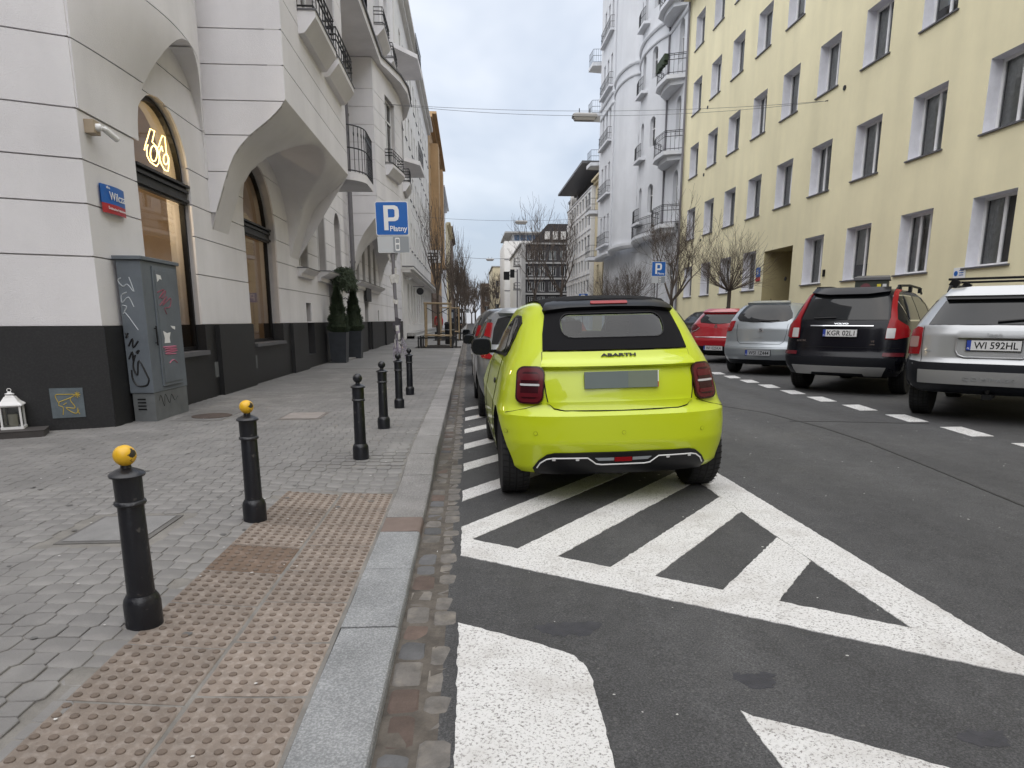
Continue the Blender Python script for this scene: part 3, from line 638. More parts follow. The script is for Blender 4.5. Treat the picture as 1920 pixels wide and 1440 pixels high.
oriel(11.40, 16.9, -2.8, [(XL, 2.75), (-3.84, 3.45), (-3.665, 3.87), (-3.41, 4.15), (-3.0, 4.45), (-2.8, 4.69)], 14.15, 2.0, 3.2, 1.42, 20, ow, ZO)
FO = Face((-2.8, 0), (0, 1))
for w in ow:
    window(T, FO, w[0][0], 6.62, 1.2, 2.48, .16, 2, 1.75)
def balconet(y0, y1, z, x0, x1, h=.55, n=9, fr=None):
    fr = fr or (lambda y_: 0)
    q = MB(); m = 8; ys_ = [y0+(y1-y0)*k/m for k in range(m+1)]
    q.grid(lambda s, t: (x0+(x1-x0)*[0, 1, 1, .35, 0][int(s*4+.01)]+fr(y0+(y1-y0)*t), y0+(y1-y0)*t, z+[0, 0, -.1, -.34, -.36][int(s*4+.01)]), 4, m)
    for ye in (y0, y1): q.add([(x0+fr(ye), ye, z), (x1+fr(ye), ye, z), (x1+fr(ye), ye, z-.1), (x0+(x1-x0)*.35+fr(ye), ye, z-.34), (x0+fr(ye), ye, z-.36)], [(0, 1, 2, 3, 4)])
    b = q.build('balconet', MAT['stucco'], T)
    q = MB(); q.box(x0, x1+.02, y0-.02, y1+.02, z, z+.025) if not callable(fr) or fr(y0) == 0 else q.grid(lambda s, t: (x0+(x1+.02-x0)*s+fr(y0+(y1-y0)*t), y0+(y1-y0)*t, z+.02), 1, m); q.build('zinc_cover', MAT['ledge'], b)
    railing(b, [(x0+fr(y0), y0, z)]+[(x1-.03+fr(y_), y_, z) for y_ in ys_]+[(x0+fr(y1), y1, z)], h, n, rails=(.05, .55, .75, 1.), r=.013)
balconet(12.55, 14.35, 6.42, -2.8, -2.5); balconet(14.6, 16.4, 6.42, -2.8, -2.5)
# half round balcony beyond the oriel
q = MB(); pl = [(-4, 16.95)]+[(-3.0+.55*math.sin(t), 17.0+1.3*(1-math.cos(t))*.5+.4*math.sin(t)*0) for t in np.linspace(.2, PI/2, 8)]+[(-2.45, 18.6), (-4, 18.7)]
q.prism(pl, lambda u, v, d: (u, v, d), 4.62, 4.80); sl_ = q.build('balcony_slab', MAT['stucco'], T)
railing(sl_, [(p[0]+.0, p[1], 4.8) for p in pl[1:-1]], 1.05, 14, orn=True)
# second, rounded bay and its slab
fr2 = lambda y_: -3.05+.5*math.sin(PI*min(max((y_-24)/9.2, 0), 1))**1.2-(1.0*S((y_-31.5)/1.5))
bw = [rect(25.5, 26.9, 6.95, 9.1), rect(28.6, 29.9, 6.95, 9.1)]
oriel(24.0, 33.0, -3.05, [(XL, 2.7), (-3.9, 3.3), (-3.78, 3.78), (-3.5, 4.3), (-3.2, 4.65), (-3.05, 4.9)], 28.3, 3.5, 2.9, 1.9, 9.75, bw, [3.0, 3.62, 4.16, 4.89, 5.46, 6.0, 6.6, 7.15, 7.7, 8.25, 8.8, 9.75], fr2)
for w in bw: 
    c = (w[0][0]+w[1][0])/2; sl2 = (fr2(w[1][0])-fr2(w[0][0]))/(w[1][0]-w[0][0]); f_ = Face((fr2(w[0][0])-.02, w[0][0]), (sl2, 1)); window(T, f_, 0.02, 6.95, (w[1][0]-w[0][0])*math.hypot(1, sl2)-.04, 2.15, .12, 2, 1.45)
    balconet(w[0][0]-.2, w[1][0]+.2, 6.75, 0, .28, .5, 10, fr2)
pl = [(-4, 17), (-2.86, 17), (-2.82, 24.6), (-2.6, 25.4), (-2.35, 26.4), (-2.2, 27.6), (-2.22, 29), (-2.5, 30.6), (-3.1, 32.2), (-4, 33.4)]
q = MB(); q.prism(pl, lambda u, v, d: (u, v, d), 9.76, 9.98); s_ = q.build('terrace_slab', MAT['stucco'], T)
q = MB(); q.prism([(u+(.06 if u > -3.9 else 0), v) for u, v in pl], lambda u, v, d: (u, v, d), 9.981, 10.03); q.build('zinc_edge', MAT['ledge'], s_)
uw = [rect(26.0, 27.5, 11.6, 14.2), rect(29.0, 30.3, 11.6, 14.2)]
FU = Face((-3.15, 0), (0, 1)); wall(T, FU, rect(24.3, 32.6, 9.98, 20), uw, MAT['stucco'], .25, 'upper_bay'); q = MB(); q.box(-4, -3.16, 24.3, 24.36, 9.98, 20); q.build('upper_bay_side', MAT['stucco'], T)
for w in uw: window(T, FU, w[0][0], 11.6, w[1][0]-w[0][0], 2.6, .14, 2, 1.9); balconet(w[0][0]-.25, w[1][0]+.25, 11.4, -3.15, -2.8)
for z_, k in ((9.05, 0), (14.0, 1)):
    q = MB(); q.prism([(-4, 34), (-2.35, 36.2), (-2.3, 39.2), (-4, 39.4)], lambda u, v, d: (u, v, d), z_, z_+.2); s_ = q.build('balcony_slab', MAT['stucco'], T); railing(s_, [(-2.42, 36.2, z_+.2), (-2.37, 39.2, z_+.2)], .95, 12)
# ground-floor details
for g_ in gw+nich: window(T, FL, g_[0][0], 2.62 if g_ in gw else 2.75, g_[1][0]-g_[0][0], g_[-1][1]*0+1.95, .2, 1, 1.3, fw=.05)
for s__ in sm: window(T, FL, s__[0][0], s__[0][1], s__[1][0]-s__[0][0], s__[2][1]-s__[0][1], .2, 1, None, 'black')
def ledge(y0, y1, z, d=.22, h=.2):
    q = MB(); prof = [(0, z-h), (.08, z-h), (.1, z-h*.6), (d*.8, z-h*.3), (d, z-.03), (d, z), (0, z)]
    n = len(prof); q.add([(XL+a, y_, b) for y_ in (y0, y1) for a, b in prof], [tuple(range(n)), tuple(range(2*n-1, n-1, -1))]+[(i, (i+1) % n, n+(i+1) % n, n+i) for i in range(n)]); q.build('ledge', MAT['stucco'], T)
    q = MB(); q.box(XL, XL+d+.02, y0-.02, y1+.02, z+.002, z+.02); q.build('zinc_cover', MAT['ledge'], T)
ledge(16.75, 18.15, 2.55); ledge(18.9, 22.9, 2.62, .34, .26); ledge(24.6, 31.4, 2.7, .3, .25)
def doorset(y0, y1, zt, m):
    q = MB(); q.box(-4.36, -4.30, y0+.03, y1-.03, .13, zt-.03); d = q.build('door', m, T)
    for k in range(2):
        w = (y1-y0)/2; q = MB(); q.box(-4.302, -4.285, y0+.1+k*w, y0+w-.04+k*w, .35, 1.0); q.box(-4.302, -4.285, y0+.1+k*w, y0+w-.04+k*w, 1.15, zt-.35); q.build('door_panel', MAT['black'], d)
    q = MB(); q.tube([(-4.22, (y0+y1)/2+.08, 1.0), (-4.22, (y0+y1)/2+.08, 1.3)], .015, 6); q.build('handle', MAT['chrome'], d)
doorset(20.35, 21.45, 2.45, MAT['pipe']); doorset(27.1, 28.1, 2.3, MAT['iron'])
q = MB(); q.box(-4.02, XL+.12, 26.95, 28.25, 2.05, 2.6); q.build('door_canopy', MAT['iron'], T)
q = MB(); q.box(-3.95, -3.6, 20.2, 21.6, .1, .16); q.build('door_step', MAT['slab'], T)
q = MB(); q.tube([(-3.86, 23.45, .2), (-3.86, 23.45, 9.7)], .075, 10); [q.lathe([(.085, z_), (.095, z_), (.095, z_+.07), (.085, z_+.07)], 10, (-3.86, 23.45, 0)) for z_ in (1.0, 3.2, 5.6, 7.8)]; q.build('downpipe', MAT['pipe'], T, 40)
# ---------------------------------------------------------------- generic street facades
def facade(name, label, side, X, Y0, Y1, H, mat, rows, cols, w, h, dp=.2, nx=2, tr=None, fm='white', sill=True, cornice=.4, z0=0., roof=None, cur=False, depth=10, revm=None, skip=()):
    sg = -1 if side == 'L' else 1; fc = Face((X, 0), (0, 1)) if side == 'L' else Face((X, 0), (0, -1)); uu = (lambda y_: y_) if side == 'L' else (lambda y_: -y_)
    t = thing(name, label, 'building', (X, Y0, 0), local=False); hs = []; spots = []
    for i, z_ in enumerate(rows):
        for j, y_ in enumerate(cols):
            if (i, j) in skip: continue
            u0 = uu(y_)-w/2; hs.append(rect(u0, u0+w, z_, z_+h)); spots.append((u0, z_, i, j))
    a, b = sorted((uu(Y0), uu(Y1))); wall(t, fc, rect(a, b, z0, H), hs, MAT[mat], dp+.06)
    for u0, z_, i, j in spots: window(t, fc, u0, z_, w, h, dp, nx, tr, fm, sill, (1+(i*7+j*5) % 4) % 4 if cur else 0)
    q = MB(); x0, x1 = sorted((X+sg*.08, X+sg*depth)); q.box(x0+.02, x1, Y0+.002, Y0+.2, z0, H-.02); q.box(x0+.02, x1, Y1-.2, Y1-.002, z0, H-.02); q.box(x0+.02, x1, Y0+.2, Y1-.2, H-.3, H-.05); q.build('side_wall', MAT[mat], t)
    if cornice:
        q = MB(); xa, xb = sorted((X-sg*cornice, X+sg*.05)); q.box(xa, xb, Y0, Y1, H, H+.22); xa, xb = sorted((X-sg*cornice*.5, X+sg*.05)); q.box(xa, xb, Y0+.01, Y1-.01, H-.3, H-.002); q.build('cornice', MAT[mat], t)
    return t, fc
WB, fw_ = facade('office_building', 'long white rendered building with rows of narrow windows past the grey tenement', 'L', -4.0, 42.3, 75, 20.6, 'offwhite', [6.2, 9.7, 13.2, 16.8], list(np.arange(45.2, 74.5, 2.55)), 1.0, 1.9, .22, 1, 1.3, cornice=.55, z0=4.5, sill=True)
gws = [arch(y_-.7, y_+.7, 1.0, 3.4, 3.75, 8) for y_ in np.arange(46.2, 74.5, 2.55)]
wall(WB, fw_, rect(42.3, 75, 0, 4.2), gws, MAT['offwhite'], .35, 'ground_floor')
for g_ in gws: window(WB, fw_, g_[0][0], 1.0, 1.4, 2.7, .3, 2, 1.9)
q = MB(); q.box(-4.2, -3.5, 42.3, 75, 4.2, 4.36); q.box(-4.2, -3.3, 42.25, 75, 4.362, 4.52); q.build('belt_cornice', MAT['offwhite'], WB); q = MB(); q.box(-4, -3.28, 42.2, 75, 4.525, 4.57); q.build('zinc_cover', MAT['ledge'], WB)
q = MB(); q.box(-3.98, -3.5, 44, 75, .05, .5); q.box(-3.98, -3.2, 44, 62, .05, .3); q.build('stone_step', MAT['concrete'], WB)
TB, ft_ = facade('ochre_tenement', 'ochre orange tenement with dark brown base further down on the left', 'L', -3.95, 75.2, 103, 22.5, 'tan', [5.6, 9.6, 13.6, 17.8], list(np.arange(77.5, 102, 3.2)), 1.3, 2.4, .2, 2, 1.7, cornice=.9, z0=4.8)
wall(TB, ft_, rect(75.2, 103, 0, 4.7), [rect(y_-1, y_+1, .4, 3.8) for y_ in np.arange(78, 102, 3.2)], MAT['brown'], .4, 'ground_floor', -.05)
for y_ in (79, 92): q = MB(); q.box(-3.96, -3.1, y_, y_+3, 8.4, 20.5); q.box(-3.96, -2.9, y_-.2, y_+3.2, 8.1, 8.4); q.build('bay', MAT['tan'], TB)
for k, (y0, y1, hh, m, x_) in enumerate(((103.2, 126, 20.5, 'greyb', -3.9), (126.2, 150, 18.5, 'cream', -3.7), (150.2, 185, 21, 'brown', -3.8), (185.2, 230, 17, 'greyb', -3.4))):
    facade('terraced_building', ['grey tenement with plain facade past the ochre tenement on the left', 'cream building far down the left side of the street', 'brown building near the far left end of the street', 'last grey building at the far left end of the street'][k], 'L', x_, y0, y1, hh, m, list(np.arange(4.8, hh-3, 3.9)), list(np.arange(y0+2, y1-1, 3.6)), 1.3, 2.1, .15, 2, None, cornice=.7, group=None) if False else facade('terraced_building', ['grey tenement with plain facade past the ochre tenement on the left', 'cream building far down the left side of the street', 'brown building near the far left end of the street', 'last grey building at the far left end of the street'][k], 'L', x_, y0, y1, hh, m, list(np.arange(4.8, hh-3, 3.9)), list(np.arange(y0+2, y1-1, 3.6)), 1.3, 2.1, .15, 2, None, cornice=.7)
# ---------------------------------------------------------------- yellow building on the right
XR = 13.2
YB = thing('yellow_apartment_block', 'pale yellow rendered apartment block with deep set white windows on the right', 'building', (13.2, 20, .22), local=False)
FR = Face((XR, 0), (0, -1)); cols = [3.8, 6.75, 9.7, 12.6]+[15.98+2.945*k for k in range(9)]; rowz = [2.68, 5.99, 9.50, 12.98, 16.42]; W_, H__ = 1.44, 1.76
hs = []; sp = []
for i, z_ in enumerate(rowz):
    for j, y_ in enumerate(cols):
        if i == 0 and j in (8,): continue
        hs.append(rect(-y_-W_, -y_, z_, z_+H__)); sp.append((-y_-W_, z_, i, j))
gate = rect(-29.85, -27.2, .2, 4.3); hs.append(gate)
q = MB(); panel(q, rect(-42.25, 2, .1, 19.5), hs, lambda u, v: FR(u, v, 0)); q.build('wall', MAT['yellow'], YB)
for u0, z_, i, j in sp:
    dz = random.uniform(.30, .34); q = MB(); q.add([FR(a, b, d) for d in (-.001, dz+.06) for a, b in rect(u0, u0+W_, z_, z_+H__)], [(0, 1, 5, 4), (1, 2, 6, 5), (2, 3, 7, 6), (3, 0, 4, 7)]); q.build('reveal', MAT['reveal'], YB)
    o = window(YB, FR, u0, z_, W_, H__, dz, 2 if (i*3+j) % 5 else 3, None, 'white', True, [1, 3, 1, 4, 2, 1, 4][(i*5+j*3) % 7], .08)
q = MB(); q.add([FR(a, b, d) for d in (0, 4.5) for a, b in gate], [(0, 1, 5, 4), (1, 2, 6, 5), (2, 3, 7, 6), (3, 0, 4, 7), (4, 5, 6, 7)]); q.build('gateway', M('gateway_render', (.42, .36, .2), .9, .1, 1), YB)
q = MB(); q.box(14.2, 14.3, 27.9, 28.6, .9, 2.4); q.build('notice_board', MAT['brown'], YB)
q = MB(); q.box(12.75, 13.5, -2, 42.25, 19.5, 19.7); q.build('eaves', MAT['yellow'], YB); q = MB(); q.box(12.6, 12.75, -2, 42.25, 19.5, 19.66); q.build('roof_gutter', MAT['pipe'], YB)
q = MB(); q.box(13.25, 24, 42.05, 42.24, 0, 19.4); q.build('side_wall', MAT['yellow'], YB)
q = MB(); q.tube([(13.08, 42.05, .2), (13.08, 42.05, 19.4)], .07, 8); q.build('downpipe', MAT['pipe'], YB, 40)
for y_, z_ in ((24.3, 9.25), (38.4, 9.25), (38.4, 5.75), (38.35, 12.7), (27.6, 3.0)):
    q = MB(); q.lathe([(.0, 0), (.085, 0), (.085, .03), (0, .03)], 12, (13.17, y_, z_), 'x'); q.build('vent_hole', MAT['black'], YB)
q = MB(); q.box(13.15, 13.199, 24.5, 24.62, 2.9, 3.15); q.box(13.15, 13.199, 24.6, 24.75, 1.6, 1.85); q.build('meter_box', MAT['black'], YB)
t = thing('wall_notice', 'small white notice on the yellow wall above the silver off-roader', 'sign', (13.19, 17.55, 2.55)); q = MB(); q.box(-.02, 0, -.22, .22, -.15, .15); q.build('board', MAT['signwhite'], t); q = MB(); q.lathe([(0, 0), (.07, 0), (.07, .004), (0, .004)], 12, (-.025, .12, 0), 'x'); [q.box(-.024, -.021, -.16, .0, z_, z_+.02) for z_ in (-.06, 0, .06)]; q.build('print', MAT['blue'], t)
t = thing('number_plate', 'blue and red house number plate beside the gateway of the yellow block', 'sign', (13.19, 30.3, 3.35)); q = MB(); q.box(-.03, 0, -.2, .2, -.12, .3); q.build('plate', MAT['blue'], t); q = MB(); q.box(-.034, -.001, -.2, .2, -.3, -.121); q.build('red_band', MAT['red'], t)
q = MB(); q.box(-.036, -.031, -.05, .05, 0, .2); q.build('numeral', MAT['signwhite'], t)
CGB = M('dark_pane', (.02, .022, .025), .08)
# ---------------------------------------------------------------- pale grey ornate tenement
GB = thing('ornate_tenement', 'tall pale grey ornate tenement with balconies and a rounded tower bay beyond the yellow block', 'building', (13.2, 42.5, .2), local=False)
GX = 13.2; FG = Face((GX, 0), (0, -1)); ZF = [7.3, 11.6, 15.9, 20.2, 24.5]; GH = 31.0
def front_g(y_):      # plan of the facade: plain, bowed bay, rounded tower, flat bay
    if y_ < 46: return GX
    if y_ < 53: return GX-.75*math.sin(PI*(y_-46)/7)**.7
    if y_ < 59.6: return GX-.15-.95*math.sqrt(max(0, 1-((y_-56.3)/3.3)**2))
    if y_ < 65.6: return GX-.75
    return GX
aw = []
for z_ in ZF:
    aw.append((43.7, .95, z_+.9, 2.4)); aw += [(47.6, .8, z_+1.3, 1.9), (49.6, .8, z_+1.2, 2.1), (51.4, .8, z_+1.2, 1.9)]
    aw += [(60.9, .7, z_+.95, 2.3), (62.4, .7, z_+.95, 2.3), (63.9, .7, z_+.95, 2.3)]
def gm_(u, v): return (front_g(-u), -u, v)
def gb_(u, v): return (front_g(-u)+.3, -u, v)
for ya, yb, nm in ((42.3, 46, 'wall'), (46, 53, 'bowed_bay'), (53, 59.6, 'tower_bay'), (59.6, 65.6, 'flat_bay')):
    hs = [arch(-y_-w/2, -y_+w/2, z_, z_+h-.35, z_+h, 8) if ya < 59 else rect(-y_-w/2, -y_+w/2, z_, z_+h) for y_, w, z_, h in aw if ya < y_ < yb]
    q = MB(); panel(q, rect(-yb+.001, -ya-.001, 7.2, GH), hs, gm_, gb_, .6 if ya > 42.5 else None); q.build(nm, MAT['greyb'], GB, 40)
for y_, w, z_, h in aw:
    sl2 = (front_g(y_+.1)-front_g(y_-.1))/.2; f_ = Face((front_g(y_), y_), (-sl2, -1)); window(GB, f_, -w/2, z_, w, h, .2, 1 if y_ > 60 else 2, h*.62, 'white')
wall(GB, FG, rect(-66, -42.3, 0, 7.2), [rect(-y_-.6, -y_+.6, 2.4, 5.0) for y_ in (44, 48, 52, 56, 60, 64)], MAT['greyb'], .3, 'ground_floor')
for y_ in (44, 48, 52, 56, 60, 64): window(GB, FG, -y_-.6, 2.4, 1.2, 2.6, .2, 2, 1.8)
def belt(z0, z1, ex, nm, m='greyb'):
    q = MB(); n = 60; P = [(42.3+(65.6-42.3)*k/n) for k in range(n+1)]
    q.v = [(front_g(y_)-e, y_, z_) for y_ in P for e, z_ in ((-.3, z0), (ex*.6, z0), (ex, (z0+z1)/2), (ex, z1), (-.3, z1))]
    q.f = [(k*5+i, k*5+i+1, k*5+i+6, k*5+i+5) for k in range(n) for i in range(4)]; q.mi = [0]*len(q.f); q.build(nm, MAT[m], GB)
belt(6.85, 7.25, .3, 'belt_cornice'); belt(20.0, 20.2, .16, 'string_course'); belt(19.2, 19.35, .12, 'string_course'); belt(GH, GH+.6, .7, 'roof_cornice')
q = MB(); q.box(13.3, 24, 42.3, 42.5, 0, GH-.1); q.box(13.3, 24, 65.4, 65.6, 0, GH-.1); q.box(12.46, 13.3, 65.45, 65.59, 7.26, GH-.1); q.build('side_wall', MAT['greyb'], GB)
for i, z_ in enumerate(ZF):
    zz = z_-.25; pl = [(GX, 42.6), (12.15, 43.0), (12.05, 44.6), (12.2, 45.6), (GX-.05, 46.6)]
    q = MB(); q.prism(pl, lambda u, v, d: (u, v, d), zz-.02, zz+.2); q.prism([(GX-(GX-a)*.7, b+(.25 if b < 44 else -.2)) for a, b in pl], lambda u, v, d: (u, v, d), zz-.3, zz-.021)
    b = q.build('balcony_slab', MAT['greyb'], GB); railing(b, [(a+.05, c, zz+.2) for a, c in pl], 1.15, 20, r=.015, orn=True, rails=(.06, .7, .92, 1.))
    if i == 3 or i == 2:
        q = MB(); 
        for k in range(26): a = random.uniform(0, 1); q.box(11.98+.05*a, 12.25, 42.9+1.9*a, 43.1+1.9*a, zz+1.05-random.uniform(0, .2), zz+1.38)
        q.build('flower_box', MAT['green'], b)
    q = MB(); q.prism([(front_g(49)-.0+.2, 48.6), (front_g(49.6)-.4, 48.7), (front_g(49.6)-.4, 50.5), (front_g(50.5)+.2, 50.6)], lambda u, v, d: (u, v, d), z_+.7, z_+.88); b = q.build('balconet', MAT['greyb'], GB)
    railing(b, [(front_g(49)-.3, 48.72, z_+.88), (front_g(49.6)-.37, 49.6, z_+.88), (front_g(50)-.3, 50.48, z_+.88)], .9, 12, r=.014)
    q = MB(); q.box(12.1, 12.5, 60.2, 64.6, z_+.5, z_+.68); b = q.build('balconet', MAT['greyb'], GB); railing(b, [(12.45, 60.25, z_+.68), (12.15, 60.3, z_+.68), (12.15, 64.5, z_+.68), (12.45, 64.55, z_+.68)], .95, 22, r=.014)
    q = MB(); q.prism([(13.4, 65.7), (11.7, 65.9), (11.6, 67.6), (13.4, 67.9)], lambda u, v, d: (u, v, d), z_-.3, z_); b = q.build('balcony_slab', MAT['greyb'], GB); railing(b, [(12.6, 65.85, z_), (11.75, 65.95, z_), (11.66, 67.5, z_)], 1.1, 12, r=.014)
railing(GB, [(front_g(y_)-.28, y_, 7.26) for y_ in np.linspace(46.6, 52.6, 12)], 1.1, 30, r=.014, rails=(.05, .5, .9, 1.))
q = MB(); q.tube([(13.1, 46.05, 7.3), (13.1, 46.05, 25)], .06, 6); q.build('downpipe', MAT['pipe'], GB)
q = MB(); q.tube([(12.36, y_, 11.05) for y_ in (53.4, 59)], .02, 4); 
# cream strip building, white modernist block
facade('cream_building', 'narrow cream building between the grey tenement and the white modern block', 'R', 13.6, 65.8, 73.2, 15.5, 'cream', [5.2, 8.7, 12.0], [68, 71], 1.0, 1.8, .2, 2, None, cornice=.5)
WM, fwm = facade('modernist_block', 'white modernist block with window bands and a dark overhanging roof slab', 'R', 13.2, 73.4, 91, 15.3, 'white', [4.4, 6.75, 9.1, 11.4, 13.5], list(np.arange(74.8, 90.5, 1.95)), 1.45, 1.3, .15, 2, None, 'pipe', cornice=0, sill=False)
for z_ in (3.9, 6.25, 8.6, 10.9, 13.1, 15.1):
    q = MB(); q.box(13.12, 13.199, 73.4, 91, z_, z_+.08); q.build('floor_band', MAT['greyb'], WM)
for y_ in np.arange(74.8+.97, 90, 1.95): q = MB(); q.box(13.13, 13.198, y_-.05, y_+.05, 3.98, 15.0); q.build('fin', MAT['offwhite'], WM)
q = MB(); q.box(14.6, 22, 74, 91, 15.3, 17.3); q.build('penthouse', MAT['dark'], WM); q = MB(); q.box(12.0, 22, 72.6, 91.5, 17.3, 17.55); q.build('roof_slab', MAT['ledge'], WM)
t = thing('gable_wall', 'tall grey gable wall rising behind the white modernist block', 'building', (13.2, 91.5, 0), local=False); q = MB(); q.box(14.3, 26, 92.2, 97, 0, 17.2); q.build('wall', MAT['concrete'], t); q = MB(); q.box(13.9, 14.6, 92, 92.9, 0, 17.6); q.build('edge_pilaster', MAT['offwhite'], t); q = MB(); q.box(14.2, 26, 92, 97.2, 17.2, 17.5); q.build('roof', MAT['ledge'], t)
# dark brick block closing the view
def frontal(name, label, X0, X1, Y, H, mat, rows, cols, w, h, depth, nx=3, fm='white', cornice=.2, sidemat=None):
    t = thing(name, label, 'building', (X0, Y, 0), local=False); fc = Face((X0, Y), (1, 0)); hs = [rect(u-w/2, u+w/2, z_, z_+h) for z_ in rows for u in cols]
    wall(t, fc, rect(0, X1-X0, 0, H), hs, MAT[mat], .2)
    for z_ in rows:
        for u in cols: window(t, fc, u-w/2, z_, w, h, .12, nx, None, fm, None, [0, 1, 0, 3][int(u*3+z_) % 4])
    q = MB(); q.box(X0+.01, X0+.2, Y+.21, Y+depth, 0, H-.01); q.box(X0+.2, X1, Y+.21, Y+depth, H-.3, H-.02); q.build('side_wall', MAT[sidemat or mat], t)
    if cornice: q = MB(); q.box(X0-.3, X1, Y-cornice, Y+depth, H, H+.25); q.build('cornice', MAT['concrete'], t)
    return t, fc
BB, fbb = frontal('brick_block', 'dark brick block with white windows and pale concrete bands at the street end', 8.7, 18.2, 110, 13.2, 'brick', [3.6, 5.9, 8.3, 10.8], [1.5, 3.2, 5.0, 6.8], 1.15, 1.5, 30, 3, sidemat='offwhite')
for z_ in (3.0, 5.35, 7.75, 10.2): q = MB(); q.box(9.3, 16.6, 109.86, 109.999, z_, z_+.28); q.build('concrete_band', MAT['concrete'], BB)
q = MB(); q.box(8.65, 9.3, 109.8, 109.998, 0, 13.2); q.build('corner_pier', MAT['concrete'], BB); q = MB(); q.prism([(1.5, 13.45), (8, 13.45), (8, 16.4), (4.2, 16.4)], lambda u, v, d: (8.7+u, 110+d, v), .3, 9); q.build('mansard', MAT['brick'], BB)
for k in range(3): q = MB(); q.box(12.4+1.3*k, 13.2+1.3*k, 110.0, 110.29, 14.0, 15.2); q.build('dormer', MAT['offwhite'], BB)
for z_ in (10, 6.2): q = MB(); q.box(7.6, 8.7, 112, 114.5, z_, z_+.15); b = q.build('balcony_slab', MAT['concrete'], BB); railing(b, [(8.6, 112.1, z_+.15), (7.7, 112.1, z_+.15), (7.7, 114.4, z_+.15)], 1., 8, r=.03)
WT, _ = frontal('white_tower_block', 'pale concrete office block with flat overhanging roof far behind the brick block', 7.8, 24, 145, 17.6, 'offwhite', [5, 8.2, 11.4, 14.6], [4.6, 8.0, 11, 14], 1.3, 1.3, 20, 2, cornice=0)
q = MB(); q.box(9.6, 24, 146.5, 160, 17.6, 19.2); q.build('penthouse', MAT['greyb'], WT); q = MB(); q.box(7.9, 24, 144.5, 164, 19.2, 19.5); q.build('roof_slab', MAT['concrete'], WT)
for k in range(4): q = MB(); q.box(10.0+1.3*k, 11.1+1.3*k, 146.4, 146.49, 17.9, 19.0); q.build('pane', M('sky_pane', (.10, .16, .26), .2), WT)
for z_ in (7.4, 10.6, 13.8): q = MB(); q.box(7.78, 24, 144.93, 144.999, z_, z_+.14); q.build('floor_band', MAT['ledge'], WT)
frontal('distant_building', 'small cream building beside the pale office block far down the street', 6.6, 9.0, 180, 15, 'cream', [4, 7, 10], [1.2], .9, 1.5, 30, 1)
frontal('distant_building', 'grey building at the far end of the street behind bare trees', -14, 3.2, 265, 13.5, 'greyb', [4, 7, 10], list(np.arange(9, 16.5, 2.4)), 1.2, 1.6, 30, 2)
frontal('distant_building', 'brownish building at the far right end of the street', 4.4, 16, 215, 12.5, 'brown', [4, 7, 10], [1.5, 4], 1.2, 1.6, 30, 2)

# buildings on the other side of the crossing behind the viewer (they show in the car windows)
for x0, x1, y0, y1, h, m in ((-26, -7, -34, -14, 15, 'brown'), (-24, -6.5, -60, -34.2, 17, 'tan'), (13.2, 24, -40, -3, 17.5, 'tan'), (-30, -14.5, -9, 3, 14, 'brown')):
    q = MB(); q.box(x0, x1, y0, y1, 0, h); q.box(x0-.4, x1+.4, y0-.4, y1+.4, h+.002, h+.5); b = tag(q.build('surrounding_building', MAT[m]), kind='structure'); q = MB()
    for z_ in np.arange(2.5, h-2, 3.5):
        for y_ in np.arange(y0+1.5, y1-1.5, 3.0): q.box(x0-.03 if x0 > 0 else x1-.1, x0+.1 if x0 > 0 else x1+.03, y_, y_+1.3, z_, z_+1.8)
        for x_ in np.arange(x0+1.5, x1-1.5, 3.0): q.box(x_, x_+1.3, y1-.1, y1+.03, z_, z_+1.8)
    tag(q.build('window_panes', CGB, b), kind='stuff')
# ================================================================ STREET FURNITURE
def make_bollard(name, label, mat_ball, loc, tilt=(0, 0)):
    t = thing(name, label, 'bollard', loc, group='cast iron bollards along the kerb'); t.rotation_euler = (tilt[0], tilt[1], random.uniform(0, 3))
    q = MB(); q.lathe([(.070, -.03), (.070, .10), (.066, .118), (.060, .128), (.054, .138)], 24); q.build('foot', MAT['bollard'], t, 40)
    q = MB(); q.lathe([(.052, .13), (.0475, .52), (.047, .522)], 24); q.build('shaft', MAT['bollard'], t, 40)
    q = MB(); q.lathe([(.047, .515), (.056, .518), (.059, .525), (.056, .533), (.051, .537), (.052, .632), (.064, .634), (.066, .641), (.060, .648), (.045, .656), (.028, .664), (.020, .668), (.018, .680)], 24); q.build('collar', MAT['bollard'], t, 40)
    q = MB(); q.lathe([(.012, .672)]+[(.0415*math.sin(a), .716-.0415*math.cos(a)) for a in np.linspace(.42, PI-.05, 12)], 24); q.build('ball', mat_ball, t, True)
    return t
BL = [((-1.354, 2.641), 'nearest black bollard with a chipped yellow ball top', 'yball', (0, -.035)), ((-1.354, 4.097), 'second black bollard with a yellow ball top by the tactile paving', 'yball', (0, -.01)),
      ((-.971, 5.858), 'nearest of the four bollards with all black ball tops', 'bollard', (0, 0)), ((-.966, 7.464), 'second of the four all black bollards from the camera', 'bollard', (0, 0)),
      ((-.971, 9.225), 'third of the four all black bollards from the camera', 'bollard', (0, 0)), ((-.967, 10.904), 'farthest of the four all black bollards', 'bollard', (.0, 0))]
for (x, y), lab, mt, tl in BL: make_bollard('bollard', lab, MAT[mt], (x, y, walk(x, y)-.002), tl).scale = (1.0, 1.0, 1.0+.0)
